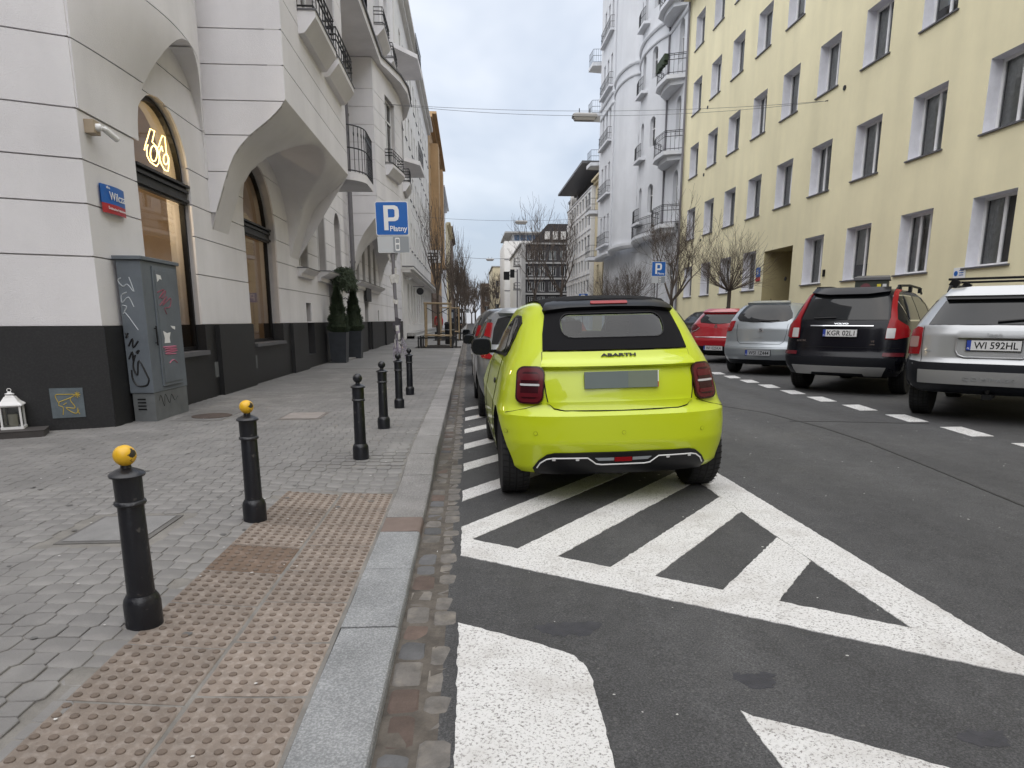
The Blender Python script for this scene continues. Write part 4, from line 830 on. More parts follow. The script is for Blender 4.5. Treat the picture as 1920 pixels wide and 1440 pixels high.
# utility cabinet
CB = thing('utility_cabinet', 'grey metal utility cabinet covered in graffiti against the dark plinth', 'utility cabinet', (-3.9, 8.6, .12), local=False)
q = MB(); q.box(-4.02, -3.765, 8.17, 9.1, .10, .46); q.build('base', MAT['cabside'], CB, bevel=.004)
q = MB(); q.box(-4.035, -3.76, 8.155, 9.115, .462, 2.0); q.build('body', MAT['cab'], CB, bevel=.006)
q = MB(); q.box(-4.06, -3.735, 8.12, 9.15, 2.002, 2.045); q.build('roof', MAT['cab'], CB, bevel=.005)
q = MB(); q.box(-3.759, -3.742, 8.40, 8.97, .52, 1.95); q.build('door', MAT['cab'], CB, bevel=.003)
q = MB(); q.box(-3.741, -3.735, 8.44, 8.93, .56, 1.91); dp_ = q.build('door_panel', MAT['cab'], CB, bevel=.003)
q = MB(); q.tube([(-3.735, 8.33, 1.02), (-3.735, 8.33, 1.25)], .009, 6); q.bar((-3.76, 8.33, 1.05), (-3.735, 8.33, 1.05), .012); q.bar((-3.76, 8.33, 1.22), (-3.735, 8.33, 1.22), .012); q.build('handle', MAT['black'], CB)
for k in range(4): q = MB(); q.box(-3.965, -3.87, 8.163, 8.169, .26+.04*k, .275+.04*k); q.build('vent_slot', MAT['black'], CB)
def strokes(parent, lines, fn, r, m, name='graffiti'):
    q = MB()
    for L_ in lines:
        P = [Vector(fn(*p)) for p in L_]; o = []
        for i in range(len(P)-1):
            p0, p1, p2, p3 = P[max(i-1, 0)], P[i], P[i+1], P[min(i+2, len(P)-1)]
            for t in (0, .25, .5, .75): o.append(.5*((2*p1)+(-p0+p2)*t+(2*p0-5*p1+4*p2-p3)*t*t+(-p0+3*p1-3*p2+p3)*t**3))
        o.append(P[-1]); q.tube(o, r, 4)
    return q.build(name, m, parent)
ef = lambda x, z: (x, 8.154, z); sf = lambda y, z: (-3.735, y, z)
GW = M('graffiti_white', (.42, .45, .48), .8); GK = M('graffiti_black', (.008, .008, .010), .5); GR = M('graffiti_red', (.19, .035, .06), .6); GP = M('graffiti_pink', (.42, .13, .2), .7)
strokes(CB, [[(-3.994,1.798),(-4.03,1.765),(-3.981,1.7),(-3.929,1.725),(-3.865,1.643),(-3.904,1.806)], [(-3.947,1.635),(-4.01,1.602),(-4.01,1.52),(-3.955,1.569),(-3.922,1.569),(-3.884,1.47)], [(-4.01,1.487),(-3.966,1.47),(-4.012,1.388),(-3.982,1.396),(-3.863,1.204)]], ef, .0065, GW)
strokes(CB, [[(-4.015,1.171),(-3.988,1.121)], [(-3.982,1.171),(-4.015,1.112)], [(-3.991,1.02),(-3.94,1.104),(-3.943,1.002),(-3.877,1.078)], [(-3.907,.952),(-3.88,.968),(-3.901,.935),(-3.912,.952)], [(-4.005,.867),(-3.957,.952),(-3.96,.85),(-3.927,.918),(-3.967,.782),(-3.928,.678),(-3.893,.85),(-3.8,.626)], [(-3.99,.739),(-3.985,.627),(-3.934,.549),(-3.832,.557),(-3.8,.626)]], ef, .0105, GK)
strokes(CB, [[(8.45,1.644),(8.64,1.687),(8.48,1.578),(8.676,1.672),(8.62,1.6),(8.538,1.58)], [(8.479,1.493),(8.7,1.603),(8.557,1.495),(8.798,1.588),(8.752,1.481),(8.608,1.461),(8.651,1.392)]], sf, .007, GR)
strokes(CB, [[(8.46,.992),(8.848,.994),(8.487,.968),(8.857,.965),(8.49,.938),(8.857,.939),(8.498,.91),(8.804,.9)], [(8.592,.79),(8.704,.828),(8.821,.785)]], sf, .008, GP)
strokes(CB, [[(8.28,.36),(8.33,.42),(8.4,.28),(8.45,.42),(8.55,.3),(8.62,.4),(8.7,.32),(8.8,.36)]], lambda y, z: (-3.764, y, z), .004, GK)
for P in ([(8.47,1.86),(8.58,1.85),(8.6,1.80),(8.55,1.81),(8.48,1.77)], [(8.50,1.19),(8.6,1.16),(8.70,1.17),(8.66,1.1),(8.67,1.04),(8.51,1.04),(8.53,1.1)], [(8.72,1.25),(8.85,1.24),(8.84,1.2),(8.76,1.22)]):
    q = MB(); q.prism(P, lambda u, v, d: (d, u, v), -3.734, -3.7325); q.build('torn_sticker', MAT['signwhite'], CB)
# street name sign, camera, lantern, art tile
st = thing('street_sign', 'blue and red enamel street name sign on the corner facade', 'street sign', (-4.062, 8.3, 2.66), PI/2)
q = MB(); q.grid(lambda s, t: (-.26+.52*s, -.012-.03*math.sin(PI*s), -.05+.20*t), 8, 1); q.grid(lambda s, t: (-.26+.52*s, .0, -.05+.20*t), 1, 1); q.build('name_panel', MAT['blue'], st, True)
q = MB(); q.grid(lambda s, t: (-.26+.52*s, -.012-.03*math.sin(PI*s), -.155+.104*t), 8, 1); q.build('district_panel', MAT['red'], st, True)
for txt, sz, x, z, b in (('Wilcza', .125, .03, -.005, .001), ('ulica', .045, -.16, .105, 0), ('Śródmieście Południowe', .038, .0, -.115, 0)):
    link('lettering', text_mesh(txt, sz, MAT['signwhite'], .001, b), st, (x, -.048, z), (PI/2, 0, 0))
cm = thing('security_camera', 'small white security camera on a beige box on the corner wall', 'camera', (-4.08, 7.98, 3.36))
q = MB(); q.box(0, .10, -.07, .07, -.07, .07); q.build('junction_box', M('beige_plastic', (.36, .29, .21), .6), cm, bevel=.004)
q = MB(); q.lathe([(0, 0), (.04, 0), (.04, .03), (.025, .05), (0, .05)], 12, (.1, 0, .0), 'x'); q.tube([(.14, 0, 0), (.17, .06, -.01)], .022, 8); q.tube([(.15, .05, .0), (.20, .20, -.07)], .034, 12); q.build('camera_body', MAT['white'], cm, 40)
q = MB(); q.tube([(.199, .198, -.069), (.203, .208, -.074)], .026, 12); q.build('lens', MAT['black'], cm)
sb = thing('entrance_step', 'low dark stone step at the left edge below the corner wall', 'step', (-5.0, 7.2, .12), local=False)
q = MB(); fcs = Face((-4.46, 7.16), (.92, .39)); q.prism([(-4, .0), (0, 0), (0, .32), (-4, .32)], lambda u, v, d: fcs(u, d, v-.02), .09, .19); q.build('slab', M('step_stone', (.055, .05, .048), .8, .2, 5), sb, bevel=.006)
ln = thing('candle_lantern', 'white metal candle lantern standing on the stone step', 'lantern', (-4.84, 7.29, .19), .4)
q = MB(); q.box(-.10, .10, -.10, .10, 0, .025)
for sx in (-1, 1):
    for sy in (-1, 1): q.box(sx*.085-.009, sx*.085+.009, sy*.085-.009, sy*.085+.009, .025, .235)
q.box(-.098, .098, -.098, .098, .235, .25); q.build('frame', MAT['white'], ln)
q = MB(); rr = [(.112, .25), (.105, .262), (.075, .29), (.05, .33), (.05, .335), (.034, .345), (.034, .36)]
for r, z in rr: q.v += [(r*sx, r*sy, z) for sx, sy in ((-1, -1), (1, -1), (1, 1), (-1, 1))]
q.f = [(k*4+i, k*4+(i+1) % 4, k*4+4+(i+1) % 4, k*4+4+i) for k in range(len(rr)-1) for i in range(4)]+[(0, 1, 2, 3)]; q.mi = [0]*len(q.f); q.lathe([(.0, .36), (.03, .36), (.045, .367), (.02, .378), (.012, .39), (.0, .39)], 12); q.tube([(.018*math.cos(a), 0, .405+.018*math.sin(a)) for a in np.linspace(0, 2*PI, 12)[:-1]], .004, 5, closed=True); q.build('roof', MAT['white'], ln)
q = MB(); q.lathe([(.0, .026), (.042, .026), (.042, .15), (.0, .15)], 14); q.build('candle', M('wax', (.62, .58, .48), .5), ln, 40)
for k in range(4):
    q = MB(); a = PI/2*k; c, s = math.cos(a), math.sin(a); q.add([(c*.085-s*u, s*.085+c*u, z) for u, z in ((-.076, .025), (.076, .025), (.076, .235), (-.076, .235))], [(0, 1, 2, 3)]); q.build('pane', MAT['glass'], ln)
at = thing('painted_vent_plate', 'grey square plate with a yellow graffiti doodle low on the corner plinth', 'plate', (-4.35, 7.58, .4), local=False)
E0 = PC; q = MB(); q.prism([(-.585, .255), (-.275, .255), (-.275, .58), (-.585, .585)], lambda u, v, d: E0(u, v, d), -.012, -.001); q.build('plate', M('vent_plate_grey', (.13, .16, .18), .5, .2, 9, streak=.2), at)
tf = lambda u, z: E0(-u, z, -.0135)
strokes(at, [[(.511,.42),(.535,.509),(.45,.515),(.361,.508),(.391,.478),(.503,.436)], [(.503,.436),(.514,.397),(.477,.371),(.486,.291)], [(.391,.478),(.402,.446),(.368,.38),(.378,.357),(.45,.369),(.415,.327),(.364,.299),(.332,.338)], [(.34,.36),(.345,.33),(.33,.29)], [(.47,.40),(.44,.42)], [(.36,.507),(.302,.507)], [(.331,.54),(.331,.47)], [(.35,.53),(.31,.483)], [(.31,.53),(.352,.483)]], tf, .0045, M('graffiti_yellow', (.45, .33, .05), .6), 'doodle')
# parking sign
def psign(name, label, loc, rot, txt, sub, h=3.35, r=.032, w=.285):
    t = thing(name, label, 'parking sign', loc, rot)
    q = MB(); q.tube([(0, .04, -.05), (-.02, .04, h*.5), (-.02, .04, h)], r, 10); q.build('post', MAT['pipe'], t, 40)
    q = MB(); q.prism(rrect(-w, w, h-2*w-.0, h, .035), lambda u, v, d: (u, d, v), -.004, .012); b = q.build('sign_board', MAT['signwhite'], t)
    q = MB(); q.prism(rrect(-w+.012, w-.012, h-2*w+.012, h-.012, .028), lambda u, v, d: (u, d, v), -.0065, -.0042); q.build('blue_field', MAT['blue'], b)
    P = [(-.125, -.235), (-.05, -.235), (-.05, -.085), (.07, -.085), (.12, -.06), (.14, 0.0), (.14, .10), (.12, .155), (.07, .18), (-.125, .18)]; Hh = [(-.05, -.022), (.045, -.022), (.066, .0), (.066, .098), (.045, .118), (-.05, .118)]
    k_ = w/.285; P = [(u*k_-.015*k_, (v+.07)*k_+h-w-.03*k_) for u, v in P]; Hh = [(u*k_-.015*k_, (v+.07)*k_+h-w-.03*k_) for u, v in Hh]
    q = MB(); panel(q, P, [Hh], lambda u, v: (u, -.0085, v), lambda u, v: (u, -.0064, v)); q.build('letter', MAT['signwhite'], b)
    if txt: link('lettering', text_mesh(txt, .125, MAT['signwhite'], .001, .0018), b, (.105, -.0082, h-2*w+.075), (PI/2, 0, 0))
    if sub:
        z1 = h-2*w-.008; q = MB(); q.prism(rrect(-w+.015, w+.0, z1-.285, z1, .02), lambda u, v, d: (u, d, v), -.004, .012); b = q.build('sub_board', M('sign_plate_white', (.5, .52, .54), .4), t)
        q = MB(); q.prism(rrect(.0, w-.012, z1-.275, z1-.01, .014), lambda u, v, d: (u, d, v), -.0065, -.0042); q.build('grey_field', MAT['signgrey'], b)
        q = MB(); o_ = rrect(.035, .115, z1-.25, z1-.03, .02); panel(q, o_, [rrect(.045, .105, z1-.12, z1-.05, .01), rrect(.048, .102, z1-.225, z1-.145, .01)], lambda u, v: (u, -.0085, v), lambda u, v: (u, -.0064, v)); q.build('car_symbol', MAT['signwhite'], b)
    return t
ps = psign('parking_sign', 'blue parking sign reading Płatny on a pole wrapped in paper beside the bollards', (-1.255, 12.3, .12), .0, 'Płatny', True, 3.23)
ps.rotation_euler = (0, -.02, .03)
PAP = [M('paper_white', (.58, .57, .55), .9, .3, 9), M('paper_tape', (.30, .27, .33), .8, .5, 30), M('paper_dark', (.06, .055, .065), .8)]
for k in range(16):
    z_ = random.uniform(.55, 1.15) if k < 11 else random.uniform(1.3, 2.3); hh = random.uniform(.05, .16); q = MB(); tw = random.uniform(0, 6); r0 = .04+random.uniform(0, .012)
    q.grid(lambda s, t: ((r0+.012*math.sin(9*s+k)+.018*t*(k % 3))*math.cos(tw+s*3.6)-.02, .04+(r0+.012*math.cos(7*s+k))*math.sin(tw+s*3.6), z_+hh*t+.02*math.sin(5*s+k)), 10, 3); q.build('paper_wrap', PAP[k % 3 if k < 11 else 0], ps)
q = MB()
for k in range(26):
    a = random.uniform(0, 6.3); q.grid(lambda s, t: (.02+math.cos(a)*(.05+.09*s), .04+math.sin(a)*(.05+.05*s), .62+.35*random.random()*(1-s)*0+.30*(k % 5)/5-.16*s+.035*t), 3, 1)
q.build('paper_shreds', PAP[1], ps)
psign('parking_sign', 'blue parking sign on a post beside the bare tree across the street', (8.35, 29.5, .1), 0, 'Płatny', True, 3.72, .03, .31)
psign('parking_sign', 'small distant blue parking sign above the lime car roof', (10.6, 62, .1), 0, None, False, 3.6, .04, .42)
# bank lamps beside the doorway, potted conifers, garland
def conifer(label, x, y, h, pw, ph):
    t = thing('potted_conifer', label, 'potted plant', (x, y, .12), group='potted conifers flanking the doorway')
    q = MB(); b = len(q.v); 
    for r, z in ((pw*.82, 0), (pw, ph), (pw-.03, ph), (pw-.05, ph-.06)): q.v += [(r*sx, r*sy, z) for sx, sy in ((-1, -1), (1, -1), (1, 1), (-1, 1))]
    q.f = [(k*4+i, k*4+(i+1) % 4, k*4+4+(i+1) % 4, k*4+4+i) for k in range(3) for i in range(4)]; q.mi = [0]*12; q.build('planter', M('planter_zinc', (.03, .034, .042), .5, .2, 5), t)
    q = MB(); q.add([(-pw+.04, -pw+.04, ph-.05), (pw-.04, -pw+.04, ph-.05), (pw-.04, pw-.04, ph-.05), (-pw+.04, pw-.04, ph-.05)], [(0, 1, 2, 3)]); q.build('soil', MAT['soil'], t)
    q = MB(); q.tube([(0, 0, ph-.06), (0, 0, ph+h*.8)], [.03, .01], 6); q.build('trunk', MAT['bark'], t)
    q = MB(); R0 = pw*1.25
    for k in range(4200):
        s = random.random()**.8; z = ph+h*s; rr = R0*(1-s)**.8*(.95 if s > .1 else .7+2.5*s)*random.uniform(.72, 1.06)*(1+.12*math.sin(9*s*3)); a = random.uniform(0, 2*PI); c = Vector((rr*math.cos(a), rr*math.sin(a), z)); d = Vector((math.cos(a), math.sin(a), random.uniform(.2, 1.0))).normalized(); ln_ = random.uniform(.05, .10); sd_ = d.orthogonal().normalized()*random.uniform(.008, .016)
        q.add([c-sd_, c+sd_, c+d*ln_], [(0, 1, 2)])
    q.build('crown', MAT['green'], t); q = MB(); q.lathe([(R0*.5, ph-.02), (R0*.78, ph+.12*h), (R0*.5, ph+.5*h), (.02, ph+.93*h)], 12); q.build('inner_foliage', MAT['green'], t); return t
conifer('dark conifer in a square planter left of the doorway', -3.70, 19.5, 1.25, .25, .86); conifer('dark conifer in a square planter right of the doorway', -3.64, 21.8, 1.25, .25, .86)
gl_ = thing('fir_garland', 'hanging fir garland over the doorway between the two conifers', 'garland', (-3.7, 20.9, 2.6)); q = MB()
for k in range(2600):
    s = random.uniform(-1, 1); z0_ = .1-.35*abs(s)**2; c = Vector((random.uniform(-.2, .2), s*.95+random.uniform(-.1, .1), z0_+random.uniform(-.35, .2)*(1-.4*abs(s)))); d = Vector((random.uniform(-.5, .7), random.uniform(-.6, .6), random.uniform(-1, .35))).normalized(); sd_ = d.orthogonal().normalized()*.016; q.add([c-sd_, c+sd_, c+d*random.uniform(.08, .2)], [(0, 1, 2)])
q.build('branches', MAT['green'], gl_); q = MB(); q.tube([(.0, -.95, -.25), (0, -.5, .02), (0, 0, .1), (0, .5, .02), (0, .95, -.25)], .02, 6); q.build('stem', MAT['bark'], gl_)
for y_ in (20.05, 21.75):
    t = thing('wall_lantern', 'black wall lantern %s the garlanded doorway' % ('left of' if y_ < 21 else 'right of'), 'lantern', (-3.92, y_, 1.85)); q = MB(); q.tube([(-.06, 0, .1), (.05, 0, .16), (.16, 0, .1)], .012, 6); q.build('bracket', MAT['iron'], t); q = MB(); q.lathe([(.03, -.12), (.05, -.1), (.07, .05), (.09, .06), (.03, .11), (0, .13)], 8, (.16, 0, -.03)); q.build('lamp_body', MAT['iron'], t)
t = thing('hanging_sign', 'small black bracket sign on the white building facade', 'sign', (-3.98, 50, 3.4)); q = MB(); q.tube([(0, 0, .3), (.8, 0, .3)], .02, 5); q.build('bracket', MAT['iron'], t); q = MB(); q.tube([(.5, -.02, -.02), (.5, .02, -.02)], .26, 16); q.build('disc', MAT['iron'], t)
t = thing('projecting_sign', 'white projecting sign with dark stripes on the white building', 'sign', (-3.98, 66, 6.7)); q = MB(); q.box(.0, 1.4, -.08, .08, 0, 1.15); q.build('board', MAT['signwhite'], t); q = MB(); [q.box(.2, 1.2, -.085, -.081, .2+.28*k, .36+.28*k) for k in range(3)]; q.build('stripe', MAT['ledge'], t)
t = thing('security_camera', 'white security camera at the near corner of the white building', 'camera', (-3.98, 44.2, 3.95)); q = MB(); q.tube([(0, 0, 0), (.25, -.1, 0)], .04, 6); q.tube([(.2, -.4, -.06), (.28, .05, .0)], .09, 8); q.build('camera_body', MAT['white'], t)
# clothing container across the street
t = thing('clothing_container', 'dark green clothing container with graffiti and stickers behind the black estate car', 'container', (10.75, 17.5, .22), R_(-35)); t.scale = (.64, .64, 1)
q = MB(); q.box(-.6, .6, -.55, .55, 0, 2.12); q.build('body', M('container_green', (.028, .034, .026), .6, .3, 3), t, bevel=.02); q = MB(); q.add([(-.66, -.62, 2.125), (.66, -.62, 2.125), (.66, .62, 2.125), (-.66, .62, 2.125), (-.66, -.62, 2.19), (.66, -.62, 2.19), (.6, .62, 2.28), (-.6, .62, 2.28)], [(0, 1, 5, 4), (1, 2, 6, 5), (2, 3, 7, 6), (3, 0, 4, 7), (4, 5, 6, 7)]); q.build('lid', MAT['ledge'], t)
q = MB(); q.add([(-.2+.22*math.cos(a), -.553, 1.88+.17*math.sin(a)) for a in np.linspace(0, 2*PI, 14)[:-1]], [tuple(range(13))]); q.build('graffiti', M('container_pink', (.14, .04, .05), .7), t)
for x, z, c in ((.28, 1.95, (.65, .55, .05)), (.48, 1.95, (.6, .6, .62)), (.3, 1.75, (.5, .52, .5))): q = MB(); q.box(x-.07, x+.07, -.556, -.551, z-.07, z+.07); q.build('sticker', M('sticker', c, .6), t)
# ================================================================ CARS
def paint(name, c, metal=.0, rough=.32, coat=.8): return M(name, c, rough, metal=metal, coat=coat)
CG = M('car_glass', (.006, .007, .008), .03, coat=.0, spec=.42); LENS = M('tail_red', (.26, .006, .010), .2, spec=.3); LENSD = M('tail_dark_red', (.030, .003, .006), .22, spec=.35); LENSM = M('tail_mid_red', (.09, .007, .012), .25, spec=.35); LENSW = M('lens_white', (.5, .5, .5), .15, coat=.5)
SEAMB = M('panel_gap', (.004, .004, .004), .9); RIM = M('alloy', (.22, .22, .23), .35, metal=.9); RIMD = M('alloy_dark', (.02, .02, .022), .35, metal=.6); FAB = M('roof_fabric', (.0045, .0045, .006), .9, .1, 60, .2, 400, spec=.25)
PLW = M('plate_white', (.62, .62, .62), .4); PLB = M('plate_blue', (.02, .05, .3), .4); PLG = M('plate_grey', (.125, .155, .150), .55); PLG2 = M('plate_grey_green', (.150, .180, .135), .55)
class Car:
    def __init__(s, name, label, org, hd, lv, bodym, n=2.7, D=.6, roll=0, axles=(.6, 2.95), tr=.31, tw=.2, hw=None, z0=.1, nf=2.6, Df=.8, arch=.045, rim=RIM, scale=1., sk=1.5, cuts=()):
        s.t = thing(name, label, 'car', (org[0], org[1], z0), 0); s.t.rotation_euler = Euler((0, -R_(roll), -R_(hd)), 'XYZ'); s.t.scale = (scale,)*3
        s.n, s.D, s.nf, s.Df = n, D, nf, Df; a = np.array(lv); zz = np.linspace(a[0, 0], a[-1, 0], 120)
        def sm(c):
            y = np.interp(zz, a[:, 0], c); k = np.array([0, 1, sk, 1, 0.]); k /= k.sum(); p = np.pad(y, 2, mode='edge'); p[:2] = 2*y[0]-p[4:2:-1]*1; p[-2:] = 2*y[-1]-p[-3:-5:-1]; return np.convolve(p, k, 'valid')
        s.zz = zz; s.w = sm(a[:, 1]); s.yr = sm(a[:, 2]); s.yf = sm(a[:, 3]); s.H = a[-1, 0]; s.body = bodym
        idx = list(range(0, 120, 2))+[119]; q = MB(); NR, NS = 22, 10; rings = []
        for i in idx:
            z, w, yr, yf = zz[i], s.w[i], s.yr[i], s.yf[i]; P = []
            for k in range(NR+1):
                t = -1+2*k/NR; t = math.copysign(abs(t)**.75, t); P.append((w*math.copysign(abs(math.sin(t*PI/2))**(2/n), t), yr+s.dd(D, yr, yf)*(1-math.cos(t*PI/2)**(2/n))))
            a0, a1 = yr+s.dd(D, yr, yf), yf-s.dd(Df, yr, yf)
            P += [(w, a0+(a1-a0)*k/NS) for k in range(1, NS)]
            for k in range(NR+1):
                t = 1-2*k/NR; t = math.copysign(abs(t)**.75, t); P.append((w*math.copysign(abs(math.sin(t*PI/2))**(2/nf), t), yf-s.dd(Df, yr, yf)*(1-math.cos(t*PI/2)**(2/nf))))
            P += [(-w, a1+(a0-a1)*k/NS) for k in range(1, NS)]
            rings.append([(x, y, z) for x, y in P])
        m = len(rings[0]); q.v = [p for r in rings for p in r]
        q.f = [(i*m+k, i*m+(k+1) % m, (i+1)*m+(k+1) % m, (i+1)*m+k) for i in range(len(rings)-1) for k in range(m)]+[tuple(range(m))[::-1], tuple((len(rings)-1)*m+k for k in range(m))]; q.mi = [0]*len(q.f)
        bo = q.build('body', [bodym, SEAMB], s.t, 50)
        cut = MB(); hw = hw or max(s.w)
        for ay in axles:
            for sg in (-1, 1): cut.lathe([(tr+arch, sg*(hw-.30)), (tr+arch, sg*(hw+.3))], 32, (0, ay, tr+.01), 'x')
        for bx in cuts: cut.box(*bx)
        cut.mi = [1]*len(cut.f); co = cut.build('cut', [bodym, SEAMB]); 
        for me in (co.data, bo.data):
            bm = bmesh.new(); bm.from_mesh(me); bmesh.ops.recalc_face_normals(bm, faces=bm.faces); bm.to_mesh(me); bm.free()
        md = bo.modifiers.new('b', 'BOOLEAN'); md.operation = 'DIFFERENCE'; md.object = co; md.solver = 'EXACT'
        bo.parent = None; bo.matrix_world = Matrix(); dg = bpy.context.evaluated_depsgraph_get(); me = bpy.data.meshes.new_from_object(bo.evaluated_get(dg)); bo.modifiers.clear(); bo.data = me; bo.parent = s.t; bo.matrix_parent_inverse = Matrix()
        bpy.data.objects.remove(co)
        if len(me.materials) < 2: me.materials.append(SEAMB)
        me.polygons.foreach_set('use_smooth', [True]*len(me.polygons)); me.set_sharp_from_angle(angle=R_(28 if sk > 9 else 40))
        s.bo = bo
        for ay in axles:
            for sg in (-1, 1):
                wx = sg*(hw-tw/2-.03); wo = MB(); r2 = tr*.68; h = tw/2
                prof = [(r2, -h*.85), (tr*.93, -h), (tr*.985, -h*.86), (tr, -h*.6), (tr, h*.6), (tr*.985, h*.86), (tr*.93, h), (r2, h*.85)]; wo.lathe(prof, 40, (0, 0, 0), 'x'); wl = wo.build('wheel', MAT['rubber'], s.t, 40, loc=(wx, ay, tr))
                g_ = MB()
                for gx_ in (-.5, 0, .5): g_.lathe([(tr+.0015, gx_*h-.006), (tr+.0015, gx_*h+.006)], 40, (0, 0, 0), 'x')
                for k in range(44): a_ = 2*PI*k/44; c_, s_ = math.cos(a_), math.sin(a_); g_.bar((-h*.95, c_*(tr+.0005), s_*(tr+.0005)), (-h*.15, c_*(tr+.0005)-s_*.02, s_*(tr+.0005)+c_*.02), .007, .003, (0, c_, s_)); g_.bar((h*.15, c_*(tr+.0005)-s_*.02, s_*(tr+.0005)+c_*.02), (h*.95, c_*(tr+.0005), s_*(tr+.0005)), .007, .003, (0, c_, s_))
                g_.build('tread_groove', SEAMB, wl)
                rm = MB(); f = sg*h*.55
                rm.lathe([(r2*.99, f-sg*.02), (r2*.99, f+sg*.012), (r2*.9, f+sg*.012), (r2*.88, f-sg*.03)], 30, (0, 0, 0), 'x'); rm.lathe([(0, f), (r2*.22, f), (r2*.2, f+sg*.015), (0, f+sg*.015)], 16, (0, 0, 0), 'x')
                for k in range(5):
                    a_ = 2*PI*k/5+.3; c_, s_ = math.cos(a_), math.sin(a_)
                    for dl in (-.16, .16): rm.bar((f+sg*.004, c_*r2*.15, s_*r2*.15), (f+sg*.004, math.cos(a_+dl)*r2*.92, math.sin(a_+dl)*r2*.92), .018, .03, (1, 0, 0))
                rm.build('rim', rim, wl); dk = MB(); dk.lathe([(0, f-sg*.05), (r2*.97, f-sg*.05), (r2*.97, f-sg*.055), (0, f-sg*.055)], 24, (0, 0, 0), 'x'); dk.build('brake_disc', MAT['black'], wl)
        # dark underbody pan
        q = MB(); q.box(-hw*.62, hw*.62, .95, a[:, 3].max()-.5, zz[0]-.06, zz[0]-.003); q.build('underbody', MAT['black'], s.t)
    def dd(s, d, yr, yf): return min(d, (yf-yr)*.42)
    def at(s, z): return [float(np.interp(z, s.zz, v)) for v in (s.w, s.yr, s.yf)]
    def rear(s, x, z):
        w, yr, yf = s.at(z); d = s.dd(s.D, yr, yf); k = min(abs(x)/max(w, 1e-4), .9995); return (x if abs(x) < w else math.copysign(w, x), yr+d*(1-(1-k**s.n)**(1/s.n)), z)
    def side(s, y, z, sg):
        w, yr, yf = s.at(z); d = s.dd(s.D, yr, yf); df = s.dd(s.Df, yr, yf)
        if y < yr+d: k = min((yr+d-y)/d, .9995); x = w*(1-k**s.n)**(1/s.n)
        elif y > yf-df: k = min((y-yf+df)/df, .9995); x = w*(1-k**s.nf)**(1/s.nf)
        else: x = w
        return (sg*x, y, z)
    def front(s, x, z):
        w, yr, yf = s.at(z); d = s.dd(s.Df, yr, yf); k = min(abs(x)/max(w, 1e-4), .9995); return (x, yf-d*(1-(1-k**s.nf)**(1/s.nf)), z)
    def top(s, x, y):
        lo, hi = .6, s.H
        for _ in range(22):
            m = (lo+hi)/2; w, yr, yf = s.at(m); ok = False
            if abs(x) < w: ok = s.rear(x, m)[1] <= y <= yf-s.dd(s.Df, yr, yf)*(1-(1-(abs(x)/w)**s.nf)**(1/s.nf))
            if ok: lo = m
            else: hi = m
        return (x, y, lo)
    def off(s, fn, u, v, o, e=.006):
        p = Vector(fn(u, v)); a = Vector(fn(u+e, v))-Vector(fn(u-e, v)); b = Vector(fn(u, v+e))-Vector(fn(u, v-e)); n = a.cross(b)
        if n.length < 1e-10: return p
        n.normalize(); c = Vector((0, s.zz.mean()*0+1.6, .6))
        if n.dot(p-c) < 0: n = -n
        return p+n*o
    def patch(s, kind, name, m, P, o=.006, par=None, back=.012, step=.06, sg=1, holes=[], smooth=40, flat=None):
        fn = {'r': s.rear, 's': lambda u, v: s.side(u, v, sg), 't': s.top, 'f': s.front}[kind]
        q = MB(); panel(q, P, holes, lambda u, v: s.off(fn, u, v, o(u, v) if callable(o) else o), lambda u, v: s.off(fn, u, v, -back), step); return q.build(name, m, par or s.t, smooth)
    def both(s, kind, name, m, P, o=.006, **k):
        if kind == 'r': a = s.patch('r', name, m, P, o, **k); b = s.patch('r', name, m, [(-u, v) for u, v in P][::-1], o, **k)
        else: a = s.patch('s', name, m, P, o, sg=1, **k); b = s.patch('s', name, m, P, o, sg=-1, **k)
        return a, b
    def line(s, kind, pts, r=.003, o=.001, m=None, name='panel_gap', sg=1, par=None):
        fn = {'r': s.rear, 's': lambda u, v: s.side(u, v, sg), 't': s.top}[kind]; P = subdiv(pts+pts[-2:0:-1], .05)[:sum(max(1, int(math.ceil(math.hypot(b[0]-a[0], b[1]-a[1])/.05))) for a, b in zip(pts, pts[1:]))]+[pts[-1]]
        q = MB(); q.tube([s.off(fn, u, v, o) for u, v in P], r, 5); return q.build(name, m or SEAMB, par or s.t)
    def plate(s, z, txt, x=0, o=.02, grey=False, w=.26, h=.057, m=None):
        p = s.off(s.rear, x, z, o); pl = link('number_plate', MB().box(-w-.008, w+.008, -.004, .008, -h-.008, h+.008).mesh('number_plate', MAT['black']) if not grey else MB().box(-w, w, -.004, .008, -h, h).mesh('number_plate', PLG), s.t, p)
        a = s.rear(x, z+.05)[1]-s.rear(x, z-.05)[1]; pl.rotation_euler = (-math.atan2(a, .1)*.4, 0, 0)
        if grey:
            q = MB(); q.box(-w, .045, -.008, -.0045, -h, h); q.build('plate_face', PLG, pl); q = MB(); q.box(.0455, w-.006, -.008, -.0045, -h, h); q.build('plate_face', PLG2, pl); q = MB(); q.box(w-.0055, w, -.008, -.0045, -h, -h*.35); q.build('plate_edge', MAT['red'], pl); q = MB(); q.box(w-.0055, w, -.008, -.0045, -h*.34, h); q.build('plate_edge', MAT['signwhite'], pl)
        else:
            q = MB(); q.box(-w, w, -.008, -.0045, -h, h); q.build('plate_face', m or PLW, pl); q = MB(); q.box(-w, -w+.042, -.0095, -.0082, -h, h); q.build('country_band', PLB, pl); link('lettering', text_mesh('PL', .03, MAT['signwhite'], .0005), pl, (-w+.021, -.0102, -h+.01), (PI/2, 0, 0))
